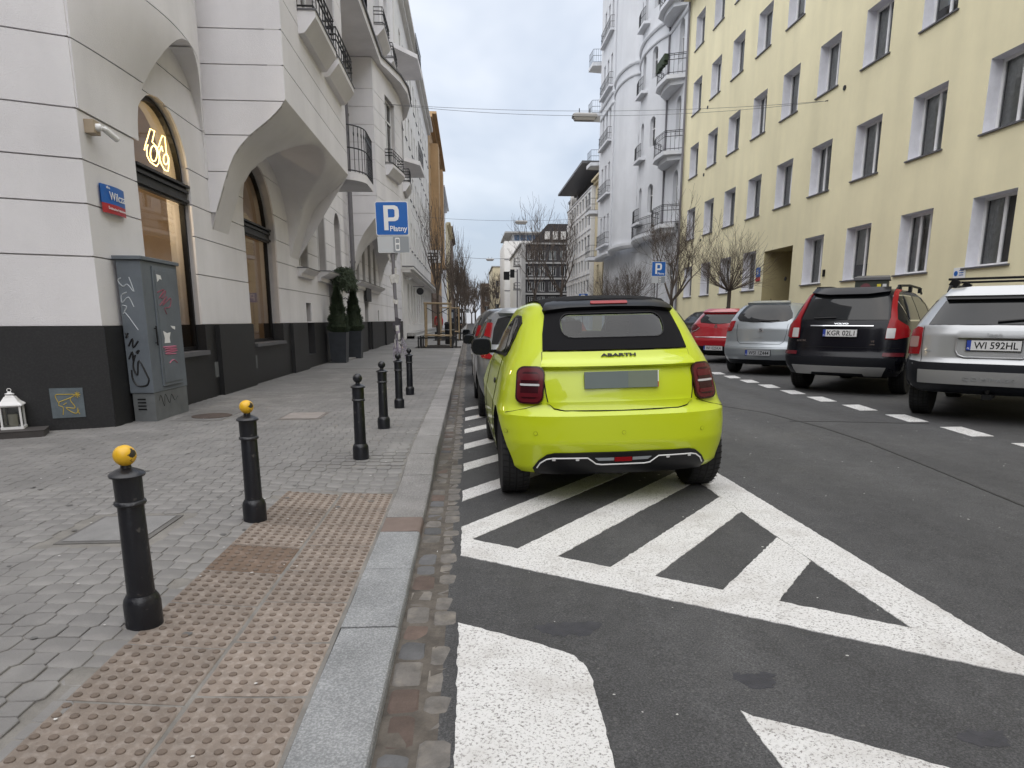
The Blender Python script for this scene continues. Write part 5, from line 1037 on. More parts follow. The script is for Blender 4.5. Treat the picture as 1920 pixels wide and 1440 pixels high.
            me = text_mesh(txt, .112, MAT['black'], .0006, .0012); o_ = link('lettering', me, pl, (.022, -.009, -.038), (PI/2, 0, 0)); ww = max(v.co.x for v in me.vertices)-min(v.co.x for v in me.vertices); o_.scale = (.42/ww, 1, 1)
        return pl
    def badge(s, txt, x, z, size, m, o=.008, width=None, par=None, tilt=1., shear=0, bold=.001):
        me = text_mesh(txt, size, m, .002, bold, shear=shear); p = s.off(s.rear, x, z, o); a = math.atan2(s.rear(x, z+.03)[1]-s.rear(x, z-.03)[1], .06); ob = link('lettering', me, par or s.t, p, (PI/2-a*tilt, 0, 0))
        if width: ww = max(v.co.x for v in me.vertices)-min(v.co.x for v in me.vertices); ob.scale = (width/ww, 1, 1)
        return ob
    def mirror(s, y, z, sg, m, sz=(.09, .11, .075)):
        b = s.side(y, z, sg); q = MB(); c = Vector((b[0]+sg*(sz[0]+.06), y-.02, z+.03))
        for t_ in (-1, -.82, -.4, .3, .8, 1.):
            r = math.sqrt(max(0.02, 1-(t_*.98)**4)) if t_ > -.9 else .9
            for k in range(16):
                a_ = 2*PI*k/16; cx_, cz_ = math.cos(a_), math.sin(a_); q.v.append((c.x+sz[0]*r*math.copysign(abs(cx_)**.6, cx_), c.y+sz[1]*t_*.8, c.z+sz[2]*r*math.copysign(abs(cz_)**.6, cz_)))
        q.f = [(i*16+k, i*16+(k+1) % 16, (i+1)*16+(k+1) % 16, (i+1)*16+k) for i in range(5) for k in range(16)]+[tuple(range(16))[::-1], tuple(80+k for k in range(16))]; q.mi = [0]*len(q.f); q.bar((b[0]-sg*.02, y+.02, z-.02), (c.x, c.y+.02, c.z-.045), .05, .03); o = q.build('mirror', m, s.t, 50)
        q = MB(); q.add([(c.x+sz[0]*.86*math.copysign(abs(math.cos(a))**.6, math.cos(a)), c.y-sz[1]*.8-.002, c.z+sz[2]*.84*math.copysign(abs(math.sin(a))**.6, math.sin(a))) for a in np.linspace(0, 2*PI, 17)[:-1]], [tuple(range(16))]); q.build('mirror_glass', CG, o)
# ---------------------------------------------------------------- lime convertible
LIME = M('lime_paint', (.50, .60, .008), .38, coat=.75, spec=.4)
lv = [(.235,.80,.085,3.58),(.27,.828,.05,3.66),(.38,.845,.02,3.71),(.462,.852,.0,3.74),(.56,.856,.004,3.73),(.662,.85,.010,3.69),(.684,.846,.050,3.67),(.72,.836,.074,3.6),(.80,.82,.088,3.45),(.90,.795,.115,3.2),(.97,.772,.145,2.95),(1.03,.748,.18,2.78),(1.085,.72,.215,2.68),(1.15,.70,.275,2.56),(1.25,.668,.37,2.38),(1.34,.63,.46,2.2),(1.40,.595,.535,2.03),(1.44,.53,.62,1.9),(1.465,.38,.78,1.7),(1.478,.18,1.05,1.5)]
c = Car('convertible_car', 'lime green small convertible with black soft top parked on the hatching', (1.075, 4.44), -1.0, lv, LIME, 3.1, .60, 1.29, (.60, 2.93), .31, .205, .856, .026, rim=RIMD, sk=40., cuts=((-.365, .365, .12, 2.75, 1.178, 1.328),))
sof = [(-.52, 1.088), (.52, 1.088), (.505, 1.2), (.47, 1.34), (.45, 1.405), (.38, 1.43), (-.38, 1.43), (-.45, 1.405), (-.47, 1.34), (-.505, 1.2)]
win = rrect(-.375, .375, 1.168, 1.338, .07)
st_ = c.patch('r', 'soft_top', FAB, sof, .010, holes=[win])
c.patch('r', 'rear_window', glass_mat('tinted_glass', (.36, .42, .46), .9, 1.5), [(u*1.015, 1.253+(v-1.253)*1.03) for u, v in win], .006, back=-.005)
for sg in (-1, 1):
    q = MB(); q.box(sg*.2-.1, sg*.2+.1, 1.0, 1.1, 1.18, 1.295); q.build('headrest', MAT['black'], c.t, bevel=.03)
q = MB(); q.tube([(-.21+.17*math.cos(a), 1.62, 1.12+.17*math.sin(a)) for a in np.linspace(0, 2*PI, 24)[:-1]], .014, 6, closed=True); q.build('steering_wheel', MAT['black'], c.t)
c.patch('f', 'windscreen', glass_mat('windscreen_glass', (.7, .75, .75), 1., 1.5), [(-.55, 1.05), (.55, 1.05), (.47, 1.35), (-.47, 1.35)], .006, back=-.005)
c.line('r', win+[win[0]], .004, .011, MAT['black'], 'window_seal', par=st_)
c.patch('t', 'roof_canvas', FAB, [(-.47, .62), (.47, .62), (.50, 1.0), (.49, 1.9), (-.49, 1.9), (-.50, 1.0)], .014, step=.1)
spo = [(-.475, 1.340), (-.30, 1.358), (0, 1.364), (.30, 1.358), (.475, 1.340), (.44, 1.42), (.36, 1.438), (0, 1.447), (-.36, 1.438), (-.44, 1.42)]
sp_ = c.patch('r', 'spoiler', M('spoiler_black', (.004, .004, .005), .35, spec=.22), spo, lambda u, v: .012+.03*S((1.43-v)/.06), back=.01, step=.03)
c.patch('r', 'brake_light', LENS, rrect(-.137, .137, 1.382, 1.399, .008), .044, par=sp_, back=-.02)
lid = [(-.525, 1.08), (.525, 1.08), (.535, .97), (.52, .80), (.51, .745), (.47, .70), (.40, .685), (0, .68), (-.40, .685), (-.47, .70), (-.51, .745), (-.52, .80), (-.535, .97)]
tg = c.patch('r', 'tailgate', LIME, lid, .004, step=.04)
c.line('r', lid+[lid[0]], .0042, .003, par=tg)
c.patch('r', 'tailgate_lip', LIME, [(-.532, .966), (.532, .966), (.53, 1.0), (.523, 1.078), (-.523, 1.078), (-.53, 1.0)], lambda u, v: .008+.040*S((1.045-v)/.08), par=tg, step=.02, smooth=50, back=0)
c.patch('r', 'tailgate_crease', LIME, [(-.515, .742), (.515, .742), (.47, .702), (.4, .688), (0, .683), (-.4, .688), (-.47, .702)], lambda u, v: .006+.010*S((v-.69)/.05), par=tg, step=.03, back=0)
c.plate(.885, '', 0, .022, True)
lt = rrect(.513, .69, .728, .978, .05); lt = [(u+(.03*(.978-v)/.25), v) for u, v in lt]
for sg in (1, -1):
    P = lt if sg > 0 else [(-u, v) for u, v in lt][::-1]
    l_ = c.patch('r', 'tail_light', LENSD, P, .022, back=.01, step=.03); Q = [(u*sg, v) for u, v in [(u+(.03*(.96-v)/.25), v) for u, v in rrect(.55, .66, .765, .94, .025)]]
    c.patch('r', 'light_surround', LENSM, [(sg*(.522+(u-.513)*.9), .853+(v-.853)*.9) for u, v in lt], .0235, par=l_, back=-.02, step=.03)
    c.patch('r', 'light_core', LENSD, Q if sg > 0 else Q[::-1], .026, par=l_, back=-.02, step=.03)
    c.patch('r', 'reversing_lens', LENSW, [(sg*u, v) for u, v in rrect(.555, .675, .848, .862, .005)], .030, par=l_, back=-.024, step=.03)
    c.patch('r', 'light_bar', LENSM, [(sg*u, v) for u, v in rrect(.555, .672, .885, .925, .008)], .029, par=l_, back=-.024, step=.03)
    c.patch('r', 'light_bar', LENSM, [(sg*u, v) for u, v in rrect(.565, .685, .775, .80, .008)], .029, par=l_, back=-.024, step=.03)
c.badge('ABARTH', .0, 1.040, .030, MAT['black'], .016, .25, bold=.0012)
dif = [(-.62, .285), (-.585, .34), (-.53, .385), (-.48, .398), (.48, .398), (.53, .385), (.585, .34), (.62, .285), (.60, .242), (-.60, .242)]
df_ = c.patch('r', 'diffuser', MAT['black'], dif, .012, step=.05)
chp = [(-.59, .288), (-.57, .325), (-.53, .355), (-.49, .364), (-.25, .364), (-.19, .318), (-.15, .312), (.15, .312), (.19, .318), (.25, .364), (.49, .364), (.53, .355), (.57, .325), (.59, .288)]
c.line('r', chp, .0048, .016, MAT['white'], 'chrome_trim', par=df_)
for x in (-.48, -.32, .32, .48): c.patch('r', 'trim_stud', MAT['white'], rrect(x-.012, x+.012, .345, .362, .005), .017, par=df_, back=-.01, step=.02)
c.patch('r', 'fog_lens', LENS, rrect(-.062, .062, .333, .362, .004), .018, par=df_, back=-.005); 
for sg in (-1, 1): c.patch('r', 'reverse_lens', MAT['signgrey'], [(sg*.066, .34), (sg*.066, .36), (sg*.2, .362), (sg*.175, .342)], .016, par=df_, back=-.005)
for x in (-.605, 0, .575, -.80): 
    c.patch('r', 'parking_sensor', LIME, [(x+.013*math.cos(a), .535+.013*math.sin(a)) for a in np.linspace(0, 2*PI, 13)[:-1]], .003, back=0, step=.02); c.line('r', [(x+.013*math.cos(a), .535+.013*math.sin(a)) for a in np.linspace(0, 2*PI, 13)], .0012, .002)
for sg in (-1, 1):
    c.line('r', [(sg*.55, .735), (sg*.66, .70), (sg*.80, .665)], .002, .001)
    qw = [(.78, 1.045), (.67, 1.17), (.69, 1.285), (.79, 1.335), (.95, 1.345), (1.2, 1.325), (1.5, 1.25), (1.8, 1.12), (1.98, 1.0), (1.4, 1.02), (.85, 1.03)]
    sw = c.patch('s', 'window_trim', MAT['black'], qw, .007, sg=sg, step=.04); cx_, cz_ = 1.1, 1.2
    for P in ([(.82, 1.06), (.72, 1.17), (.74, 1.265), (.82, 1.312), (.92, 1.322), (1.0, 1.32), (.98, 1.045)], [(1.05, 1.045), (1.07, 1.318), (1.2, 1.305), (1.48, 1.235), (1.75, 1.11), (1.87, 1.03), (1.4, 1.04)]): c.patch('s', 'side_window', CG, P, .012, sg=sg, par=sw, back=-.006, step=.04)
    c.line('s', [(1.0, 1.02), (.97, .8), (1.02, .55), (1.12, .36)], .003, .001, sg=sg); c.line('s', [(2.15, .98), (2.2, .7), (2.18, .36)], .003, .001, sg=sg); c.line('s', [(1.12, .36), (2.18, .36)], .003, .001, sg=sg)
    c.patch('s', 'door_handle', MAT['black'], rrect(1.08, 1.22, .80, .835, .015), .01, sg=sg)
    c.patch('s', 'side_skirt', MAT['black'], [(1.0, .215), (2.5, .215), (2.5, .27), (1.0, .27)], .008, sg=sg)
    c.mirror(1.95, 1.04, sg, MAT['black'], (.095, .11, .08))
# ---------------------------------------------------------------- silver hatch ahead, dark car beyond
SILV = M('silver_paint', (.27, .285, .30), .33, metal=.6, coat=.7)
def hatch(name, label, org, hd, m, H=1.48, W=.82, Ln=3.6, z0=.005, sc=1., kind=0, tr=.29):
    k = H/1.48; lv = [(.22,W-.07,.12,Ln-.15),(.32,W-.02,.05,Ln-.05),(.45,W,.01,Ln),(.60,W,.0,Ln),(.72,W-.005,.03,Ln-.06),(.85*k,W-.01,.08,Ln-.25),(.95*k,W-.03,.13,Ln-.75),(1.05*k,W-.06,.19,Ln-1.0),(1.2*k,W-.12,.29,Ln-1.3),(1.32*k,W-.18,.38,Ln-1.55),(1.40*k,W-.24,.45,Ln-1.75),(1.45*k,W-.34,.56,Ln-1.95),(1.475*k,W-.5,.8,Ln-2.1),(1.48*k,.15,1.1,Ln-2.3)]
    c = Car(name, label, org, hd, lv, m, 2.9, .6, 0, (.62, Ln-.75), tr, .19, W, z0, scale=sc); return c
c = hatch('hatchback_car', 'silver small hatchback parked in front of the lime convertible', (.93, 8.56), -1, SILV)
c.patch('r', 'rear_window', CG, [(-.62, 1.0), (.62, 1.0), (.58, 1.2), (.52, 1.33), (.4, 1.36), (-.4, 1.36), (-.52, 1.33), (-.58, 1.2)], .006); c.patch('r', 'spoiler', SILV, [(-.5, 1.37), (.5, 1.37), (.42, 1.43), (-.42, 1.43)], .05)
for sg in (-1, 1):
    P = [(.63, 1.08), (.70, 1.10), (.645, 1.27), (.59, 1.27)]; c.patch('r', 'tail_light', LENS, [(sg*u, v) for u, v in P], .02); P = [(.55, .80), (.74, .82), (.80, .93), (.70, .93)]; c.patch('r', 'tail_light', LENS, [(sg*u, v) for u, v in P], .015)
    sw = c.patch('s', 'side_window', CG, [(.62, 1.0), (.55, 1.2), (.65, 1.32), (1.3, 1.36), (1.9, 1.25), (2.5, .98)], .006, sg=sg); c.mirror(2.35, .98, sg, MAT['black']); c.line('s', [(1.45, .96), (1.45, .35)], .003, .001, sg=sg)
c.patch('r', 'bumper_insert', MAT['black'], [(-.5, .26), (.5, .26), (.45, .38), (-.45, .38)], .006); c.plate(.62, 'WE 8H 204', 0, .015)
c = hatch('hatchback_car', 'dark hatchback with red tail light parked beyond the silver one', (.92, 13.4), -1, M('dark_grey_paint', (.03, .032, .036), .3, coat=.8), 1.56)
c.patch('r', 'rear_window', CG, [(-.58, 1.05), (.58, 1.05), (.5, 1.38), (-.5, 1.38)], .006)
for sg in (-1, 1): c.patch('r', 'tail_light', LENS, [(sg*.66, .98), (sg*.76, .99), (sg*.69, 1.20), (sg*.65, 1.20)], .02); c.patch('s', 'side_window', CG, [(.62, 1.03), (.65, 1.36), (1.6, 1.38), (2.4, 1.03)], .006, sg=sg); c.mirror(2.3, 1.0, sg, MAT['black'])
c.plate(.75, 'WY 31904', 0, .015); c = hatch('hatchback_car', 'pale car far along the left kerb beyond the dark hatchback', (.9, 19.2), 0, M('pale_paint', (.35, .36, .37), .3, metal=.4, coat=.7), 1.52)
c.patch('r', 'rear_window', CG, [(-.58, 1.03), (.58, 1.03), (.5, 1.36), (-.5, 1.36)], .006)
for sg in (-1, 1): c.patch('r', 'tail_light', LENS, [(sg*.58, .8), (sg*.78, .82), (sg*.75, .98), (sg*.6, .98)], .015)
# ---------------------------------------------------------------- angle parked cars on the right
BLK = M('black_paint', (.003, .0035, .007), .18, spec=.32); ANT = M('anthracite_plastic', (.008, .009, .013), .55, spec=.3); SKID = M('skid_silver', (.30, .30, .30), .5, metal=.3)
lv = [(.30,.82,.22,4.55),(.34,.86,.08,4.66),(.42,.90,.03,4.76),(.55,.93,.0,4.8),(.62,.94,.0,4.8),(.70,.94,.04,4.76),(.85,.94,.07,4.6),(1.0,.935,.10,4.3),(1.1,.925,.12,3.95),(1.2,.91,.15,3.55),(1.35,.855,.24,3.25),(1.5,.79,.33,2.95),(1.62,.73,.41,2.7),(1.69,.67,.47,2.5),(1.73,.58,.58,2.35),(1.755,.4,.9,2.1),(1.76,.2,1.2,1.9)]
c = Car('estate_car', 'black off-road estate car with tall red tail lights and roof rails', (6.04, 10.63), 45, lv, BLK, 3.4, .55, 0, (.93, 3.78), .36, .235, .94, .10)
gl = [(-.66, 1.22), (.66, 1.22), (.62, 1.45), (.56, 1.62), (.4, 1.655), (-.4, 1.655), (-.56, 1.62), (-.62, 1.45)]; c.patch('r', 'rear_window', CG, gl, .006)
c.patch('r', 'spoiler', BLK, [(-.58, 1.63), (-.3, 1.60), (.3, 1.60), (.58, 1.63), (.56, 1.69), (-.56, 1.69)], .07, step=.08)
for sg in (-1, 1):
    P = [(.615, 1.70), (.665, 1.69), (.725, 1.40), (.775, 1.22), (.895, 1.13), (.925, 1.05), (.925, .95), (.80, .915), (.66, .92), (.665, 1.09), (.685, 1.25), (.65, 1.45)]; l_ = c.patch('r', 'tail_light', LENS, [(sg*u, v) for u, v in P], .022, step=.05)
    c.patch('r', 'reversing_lens', LENSW, [(sg*u, v) for u, v in rrect(.665, .775, .93, 1.085, .01)], .028, par=l_, back=-.018, step=.05); c.patch('r', 'reflector', LENSM, [(sg*u, v) for u, v in rrect(.66, .915, .645, .705, .008)], .014)
    sw = c.patch('s', 'window_trim', MAT['chrome'], rrect(.50, 1.28, 1.20, 1.62, .06), .004, sg=sg, step=.1); c.patch('s', 'side_window', CG, rrect(.525, 1.255, 1.225, 1.60, .05), .008, sg=sg, par=sw, back=0, step=.1); c.patch('s', 'side_window', CG, rrect(1.32, 2.2, 1.22, 1.61, .05), .006, sg=sg, step=.1); c.patch('s', 'side_window', CG, [(2.26, 1.22), (2.26, 1.6), (2.6, 1.58), (3.3, 1.22)], .006, sg=sg, step=.1)
    q = MB(); q.tube([(sg*.62, .75, 1.70), (sg*.63, .88, 1.775), (sg*.64, 1.6, 1.805), (sg*.63, 2.5, 1.79), (sg*.62, 2.75, 1.70)], .02, 8); [q.bar((sg*.635, y_, 1.70), (sg*.635, y_, 1.79), .05, .09) for y_ in (.9, 1.7, 2.5)]; q.build('roof_rail', ANT, c.t, 40)
    c.mirror(3.3, 1.15, sg, MAT['black'], (.1, .1, .09))
c.line('r', [(-.48, 1.12), (.48, 1.12)], .012, .012, MAT['chrome'], 'chrome_strip'); c.plate(1.005, 'KGR 02L1', 0, .02); c.badge('VOLVO', 0, 1.145, .035, MAT['chrome'], .012, .22); c.badge('XC90', -.6, .865, .04, MAT['chrome'], .01, .16); c.badge('V8', .50, .865, .045, MAT['chrome'], .01); c.badge('AWD', .50, .82, .03, MAT['chrome'], .01)
c.line('r', [(-.86, .78), (.86, .78)], .003, .001); c.patch('r', 'bumper', ANT, [(-.92, .33), (.92, .33), (.93, .62), (-.93, .62)], .012, step=.1); c.patch('r', 'skid_plate', SKID, [(-.66, .34), (-.40, .34), (-.38, .375), (.4, .375), (.42, .34), (.66, .34), (.72, .475), (-.72, .475)], .022, step=.08)
c.line('r', [(-.45, 1.24), (-.1, 1.25)], .012, .02, MAT['black'], 'rear_wiper')
lv = [(.34,.80,.22,4.15),(.40,.86,.06,4.28),(.48,.89,.02,4.36),(.60,.905,.0,4.4),(.70,.91,.0,4.4),(.76,.905,.05,4.36),(.9,.905,.07,4.25),(1.05,.895,.09,3.95),(1.15,.88,.13,3.4),(1.3,.81,.26,3.1),(1.45,.735,.38,2.85),(1.54,.68,.46,2.6),(1.60,.58,.56,2.4),(1.635,.4,.85,2.2),(1.645,.2,1.1,2.0)]
SILJ = M('silver_paint_jeep', (.38, .39, .40), .32, metal=.55, coat=.7)
c = Car('offroader_car', 'silver compact off-roader with roof bars at the right edge', (6.03, 7.34), 45, lv, SILJ, 3.3, .5, 0, (.82, 3.45), .35, .225, .91, .10)
c.patch('r', 'rear_window', CG, [(-.70, 1.165), (.70, 1.165), (.64, 1.32), (.585, 1.45), (.5, 1.47), (-.5, 1.47), (-.585, 1.45), (-.64, 1.32)], .006); c.patch('r', 'spoiler', SILJ, [(-.58, 1.47), (.58, 1.47), (.55, 1.55), (.3, 1.57), (-.3, 1.57), (-.55, 1.55)], .06, step=.08); c.patch('r', 'spoiler_underside', MAT['black'], [(-.56, 1.44), (.56, 1.44), (.56, 1.475), (-.56, 1.475)], .045)
hd_ = c.patch('r', 'tailgate_handle', SILJ, rrect(-.37, .37, 1.008, 1.082, .02), .045, step=.05); c.badge('Jeep', 0, 1.025, .055, MAT['metal'], .05, .16, hd_)
c.patch('r', 'plate_recess', M('silver_recess', (.40, .41, .42), .35, metal=.5), [(-.37, 1.0), (.37, 1.0), (.37, .86), (.34, .81), (.28, .785), (-.28, .785), (-.34, .81), (-.37, .86)], .004, step=.05); c.line('r', [(-.37, 1.0), (-.37, .86), (-.34, .81), (-.28, .785), (.28, .785), (.34, .81), (.37, .86), (.37, 1.0)], .012, .004, SILJ, 'recess_edge'); c.plate(.925, 'WI 592HL', 0, .022)
for sg in (-1, 1):
    P = [(.755, 1.125), (.80, 1.135), (.865, 1.09), (.885, .96), (.89, .80), (.76, .805), (.75, .92)]; l_ = c.patch('r', 'tail_light', LENS, [(sg*u, v) for u, v in P], .025, step=.05); c.patch('r', 'reversing_lens', M('lens_pink', (.35, .22, .2), .15), [(sg*u, v) for u, v in rrect(.765, .865, .89, 1.02, .015)], .031, par=l_, back=-.02, step=.04)
    c.patch('s', 'side_window', CG, [(.5, 1.18), (.62, 1.47), (1.5, 1.5), (1.5, 1.18)], .006, sg=sg, step=.1); c.patch('s', 'side_window', CG, [(1.58, 1.18), (1.58, 1.5), (2.4, 1.45), (3.1, 1.18)], .006, sg=sg, step=.1); c.mirror(2.95, 1.1, sg, MAT['black'], (.1, .1, .09)); c.patch('s', 'arch_flare', ANT, [(.30, .42), (.34, .74), (.6, .82), (1.05, .82), (1.3, .7), (1.36, .42), (1.24, .42), (1.15, .65), (1.0, .755), (.65, .755), (.48, .65), (.42, .42)], .02, sg=sg, step=.06)
    q = MB(); q.tube([(sg*.60, .65, 1.57), (sg*.61, .8, 1.64), (sg*.61, 2.1, 1.68), (sg*.6, 2.35, 1.6)], .018, 8); q.build('roof_rail', ANT, c.t, 40)
for y_ in (.95, 1.9):
    q = MB(); q.bar((-.66, y_, 1.735), (.66, y_, 1.735), .07, .028); [q.bar((s_*.61, y_, 1.64), (s_*.56, y_, 1.725), .08, .1) for s_ in (-1, 1)]; q.build('roof_bar', MAT['black'], c.t, bevel=.005)
c.patch('r', 'bumper', ANT, [(-.9, .36), (.9, .36), (.905, .735), (.72, .71), (-.72, .71), (-.905, .735)], .012, step=.08); bp = c.patch('r', 'bumper_insert', SKID, [(-.72, .475), (.72, .475), (.725, .625), (-.725, .625)], .03, step=.08); c.badge('C O M P A S S', 0, .52, .06, SILJ, .033, .5, bp)
q = MB(); q.box(-.05, .05, .05, .4, .30, .36); q.lathe([(0, 0), (.025, .01), (.025, .05), (.012, .06), (.012, 0)], 10, (0, .06, .36)); q.build('tow_bar', MAT['black'], c.t); c.badge('COMPASS', -.66, .84, .03, MAT['metal'], .01, .1); c.line('r', [(.0, 1.19), (.45, 1.235)], .012, .02, MAT['black'], 'rear_wiper'); c.line('r', [(-.745, 1.14), (-.735, .9), (-.72, .72)], .003, .001); c.line('r', [(.745, 1.14), (.735, .9), (.72, .72)], .003, .001)
SIL2 = M('silver_paint_blue', (.33, .36, .385), .32, metal=.55, coat=.7)
lv = [(.24,.78,.16,4.05),(.33,.83,.05,4.18),(.45,.87,.0,4.27),(.58,.88,.0,4.28),(.62,.88,.02,4.26),(.72,.88,.07,4.2),(.9,.875,.09,3.9),(1.0,.86,.10,3.55),(1.15,.82,.15,3.3),(1.3,.755,.26,3.0),(1.42,.69,.36,2.7),(1.5,.62,.44,2.5),(1.55,.5,.58,2.3),(1.58,.2,1.0,2.0)]
c = Car('hatchback_car', 'silver rounded hatchback parked between the black estate and red hatchback', (6.40, 14.44), 40, lv, SIL2, 2.9, .62, 0, (.85, 3.42), .32, .205, .88, .10, scale=1.03)
c.patch('r', 'rear_window', CG, [(-.50, 1.16), (-.2, 1.135), (.2, 1.135), (.50, 1.16), (.58, 1.23), (.56, 1.32), (.46, 1.48), (.40, 1.50), (-.40, 1.50), (-.46, 1.48), (-.56, 1.32), (-.58, 1.23)], .006); c.patch('r', 'spoiler', SIL2, [(-.45, 1.51), (.45, 1.51), (.38, 1.555), (-.38, 1.555)], .05); lid = [(-.53, 1.10), (-.52, .9), (-.49, .74), (-.42, .68), (.42, .68), (.49, .74), (.52, .9), (.53, 1.10)]; c.line('r', lid, .004, .002); c.patch('r', 'emblem', MAT['metal'], rrect(-.05, .05, .935, 1.01, .015), .012, back=0, step=.03); c.badge('S', 0, .945, .075, ANT, .014, .06); c.badge('ALTEA', -.02, .80, .035, MAT['metal'], .008, .2); c.plate(.49, 'WSI 1Z444', 0, .015, m=M('plate_dull', (.33, .34, .36), .5))
for sg in (-1, 1): c.patch('r', 'tail_light', LENS, [(sg*u, v) for u, v in [(.60, 1.16), (.72, 1.15), (.78, 1.0), (.80, .93), (.66, .95), (.62, 1.05)]], .018); c.patch('s', 'side_window', CG, [(.55, 1.12), (.6, 1.38), (1.6, 1.47), (2.5, 1.35), (3.1, 1.08)], .006, sg=sg, step=.1)
c.patch('r', 'bumper_insert', ANT, [(-.7, .25), (.7, .25), (.68, .34), (-.68, .34)], .008); c.line('r', [(-.85, .635), (-.5, .61), (.5, .61), (.85, .635)], .005, .002, SIL2, 'bumper_crease'); q = MB(); q.tube([(0, .75, 1.57), (0, .68, 1.64)], .008, 6); q.build('aerial', MAT['black'], c.t)
c.line('r', [(-.05, 1.16), (.35, 1.17)], .01, .016, MAT['black'], 'rear_wiper')
REDP = M('red_paint', (.30, .006, .014), .28, coat=.9)
lv = [(.22,.76,.16,3.85),(.30,.82,.05,3.97),(.45,.855,.0,4.05),(.62,.86,.0,4.06),(.70,.86,.04,4.0),(.85,.86,.09,3.7),(.95,.85,.12,3.3),(1.05,.815,.17,3.05),(1.15,.76,.24,2.85),(1.28,.69,.34,2.6),(1.36,.63,.42,2.4),(1.41,.54,.52,2.25),(1.445,.35,.8,2.0),(1.45,.2,1.0,1.9)]
c = Car('hatchback_car', 'glossy red hatchback parked beside the silver rounded hatchback', (6.97, 18.72), 42, lv, REDP, 2.9, .6, 0, (.75, 3.24), .31, .2, .86, .10, scale=1.06)
c.patch('r', 'rear_window', CG, [(-.48, 1.08), (0, 1.045), (.48, 1.08), (.53, 1.16), (.44, 1.30), (-.44, 1.30), (-.53, 1.16)], .006); c.patch('r', 'spoiler', REDP, [(-.5, 1.32), (.5, 1.32), (.42, 1.40), (-.42, 1.40)], .06); c.patch('r', 'black_valance', MAT['black'], [(-.72, .23), (.72, .23), (.6, .46), (-.6, .46)], .008); c.plate(.415, 'WI 025KA', 0, .016); c.line('r', [(-.56, .695), (.56, .695)], .008, .008, MAT['chrome'], 'chrome_strip')
q = MB(); p_ = c.off(c.rear, 0, .965, .012); q.add([(p_.x+a, p_.y, p_.z+b) for a, b in ((0, .08), (.045, 0), (0, -.08), (-.045, 0))]+[(p_.x+a*.45, p_.y, p_.z+b*.45) for a, b in ((0, .08), (.045, 0), (0, -.08), (-.045, 0))], [(i, (i+1) % 4, 4+(i+1) % 4, 4+i) for i in range(4)]); q.build('emblem', MAT['chrome'], c.t)
for sg in (-1, 1): l_ = c.patch('r', 'tail_light', LENSM, [(sg*u, v) for u, v in [(.46, .94), (.60, 1.02), (.76, 1.03), (.80, .92), (.70, .84), (.58, .87)]], .018); c.line('r', [(sg*.46, .94), (sg*.58, .86), (sg*.68, .84)], .008, .02, LENSW, 'light_strip', par=l_); c.patch('s', 'side_window', CG, [(.55, 1.05), (.65, 1.28), (1.6, 1.35), (2.3, 1.25), (2.95, 1.0)], .006, sg=sg, step=.1)
q = MB(); q.tube([(0, .85, 1.44), (0, .78, 1.5)], .008, 6); q.build('aerial', MAT['black'], c.t)
# black saloon facing the street: its front is modelled with the same rear-face tools, then turned
lv = [(.24,.80,.16,4.35),(.32,.85,.05,4.5),(.5,.89,.0,4.6),(.65,.89,.02,4.6),(.76,.88,.10,4.55),(.86,.87,.45,4.4),(.95,.84,1.05,4.1),(1.02,.80,1.30,3.9),(1.2,.72,1.62,3.5),(1.32,.64,1.88,3.2),(1.40,.55,2.05,3.0),(1.44,.3,2.3,2.8),(1.45,.2,2.4,2.7)]
c = Car('saloon_car', 'black saloon facing the street behind the red hatchback', (7.55, 23.5), 42, lv, BLK, 2.7, .7, 0, (.9, 3.7), .32, .21, .89, .10, scale=1.08)
c.patch('r', 'windscreen', CG, [(-.66, 1.0), (.66, 1.0), (.58, 1.2), (.5, 1.34), (-.5, 1.34), (-.58, 1.2)], .006)
for sg in (-1, 1): c.patch('r', 'headlight', LENSW, [(sg*.55, .64), (sg*.78, .68), (sg*.76, .74), (sg*.56, .72)], .012); c.patch('s', 'side_window', CG, [(1.8, 1.0), (2.1, 1.32), (3.0, 1.34), (3.7, 1.0)], .006, sg=sg, step=.1); c.mirror(1.75, .98, sg, MAT['black'])
c.patch('r', 'grille', MAT['ledge'], rrect(-.4, .4, .35, .62, .06), .008); c.plate(.46, 'WB 4471K', 0, .016)
# ================================================================ TREES, PEOPLE, WIRES
def grow(mb, p, d, ln, r, lvl, rnd, split, up=.12, minr=.004, n=5, bend=.25):
    pts = [p]; rs = [r]; seg = 4; cur = Vector(p); dr = Vector(d).normalized()
    for k in range(seg):
        dr = (dr+Vector((rnd.uniform(-1, 1), rnd.uniform(-1, 1), rnd.uniform(-.6, 1)))*bend*.5+Vector((0, 0, up))).normalized(); cur = cur+dr*ln/seg; pts.append(cur.copy()); rs.append(max(minr*.6, r*(1-.4*(k+1)/seg)))
    mb.tube(pts, rs, n if lvl > 1 else 4 if lvl == 1 else 3, cap=False)
    if lvl <= 0: return
    for k in range(split):
        t = rnd.uniform(.35, 1.); i = min(int(t*seg), seg-1); q = pts[i].lerp(pts[i+1], t*seg-i) if k else pts[-1]
        a = rnd.uniform(0, 2*PI); o = dr.orthogonal().normalized(); o2 = dr.cross(o); sp = rnd.uniform(.45, .95) if k else rnd.uniform(.1, .3)
        grow(mb, q, dr+(o*math.cos(a)+o2*math.sin(a))*sp, ln*rnd.uniform(.6, .85), max(minr, rs[i]*rnd.uniform(.5, .72)), lvl-1, rnd, split, up, minr, n, bend)
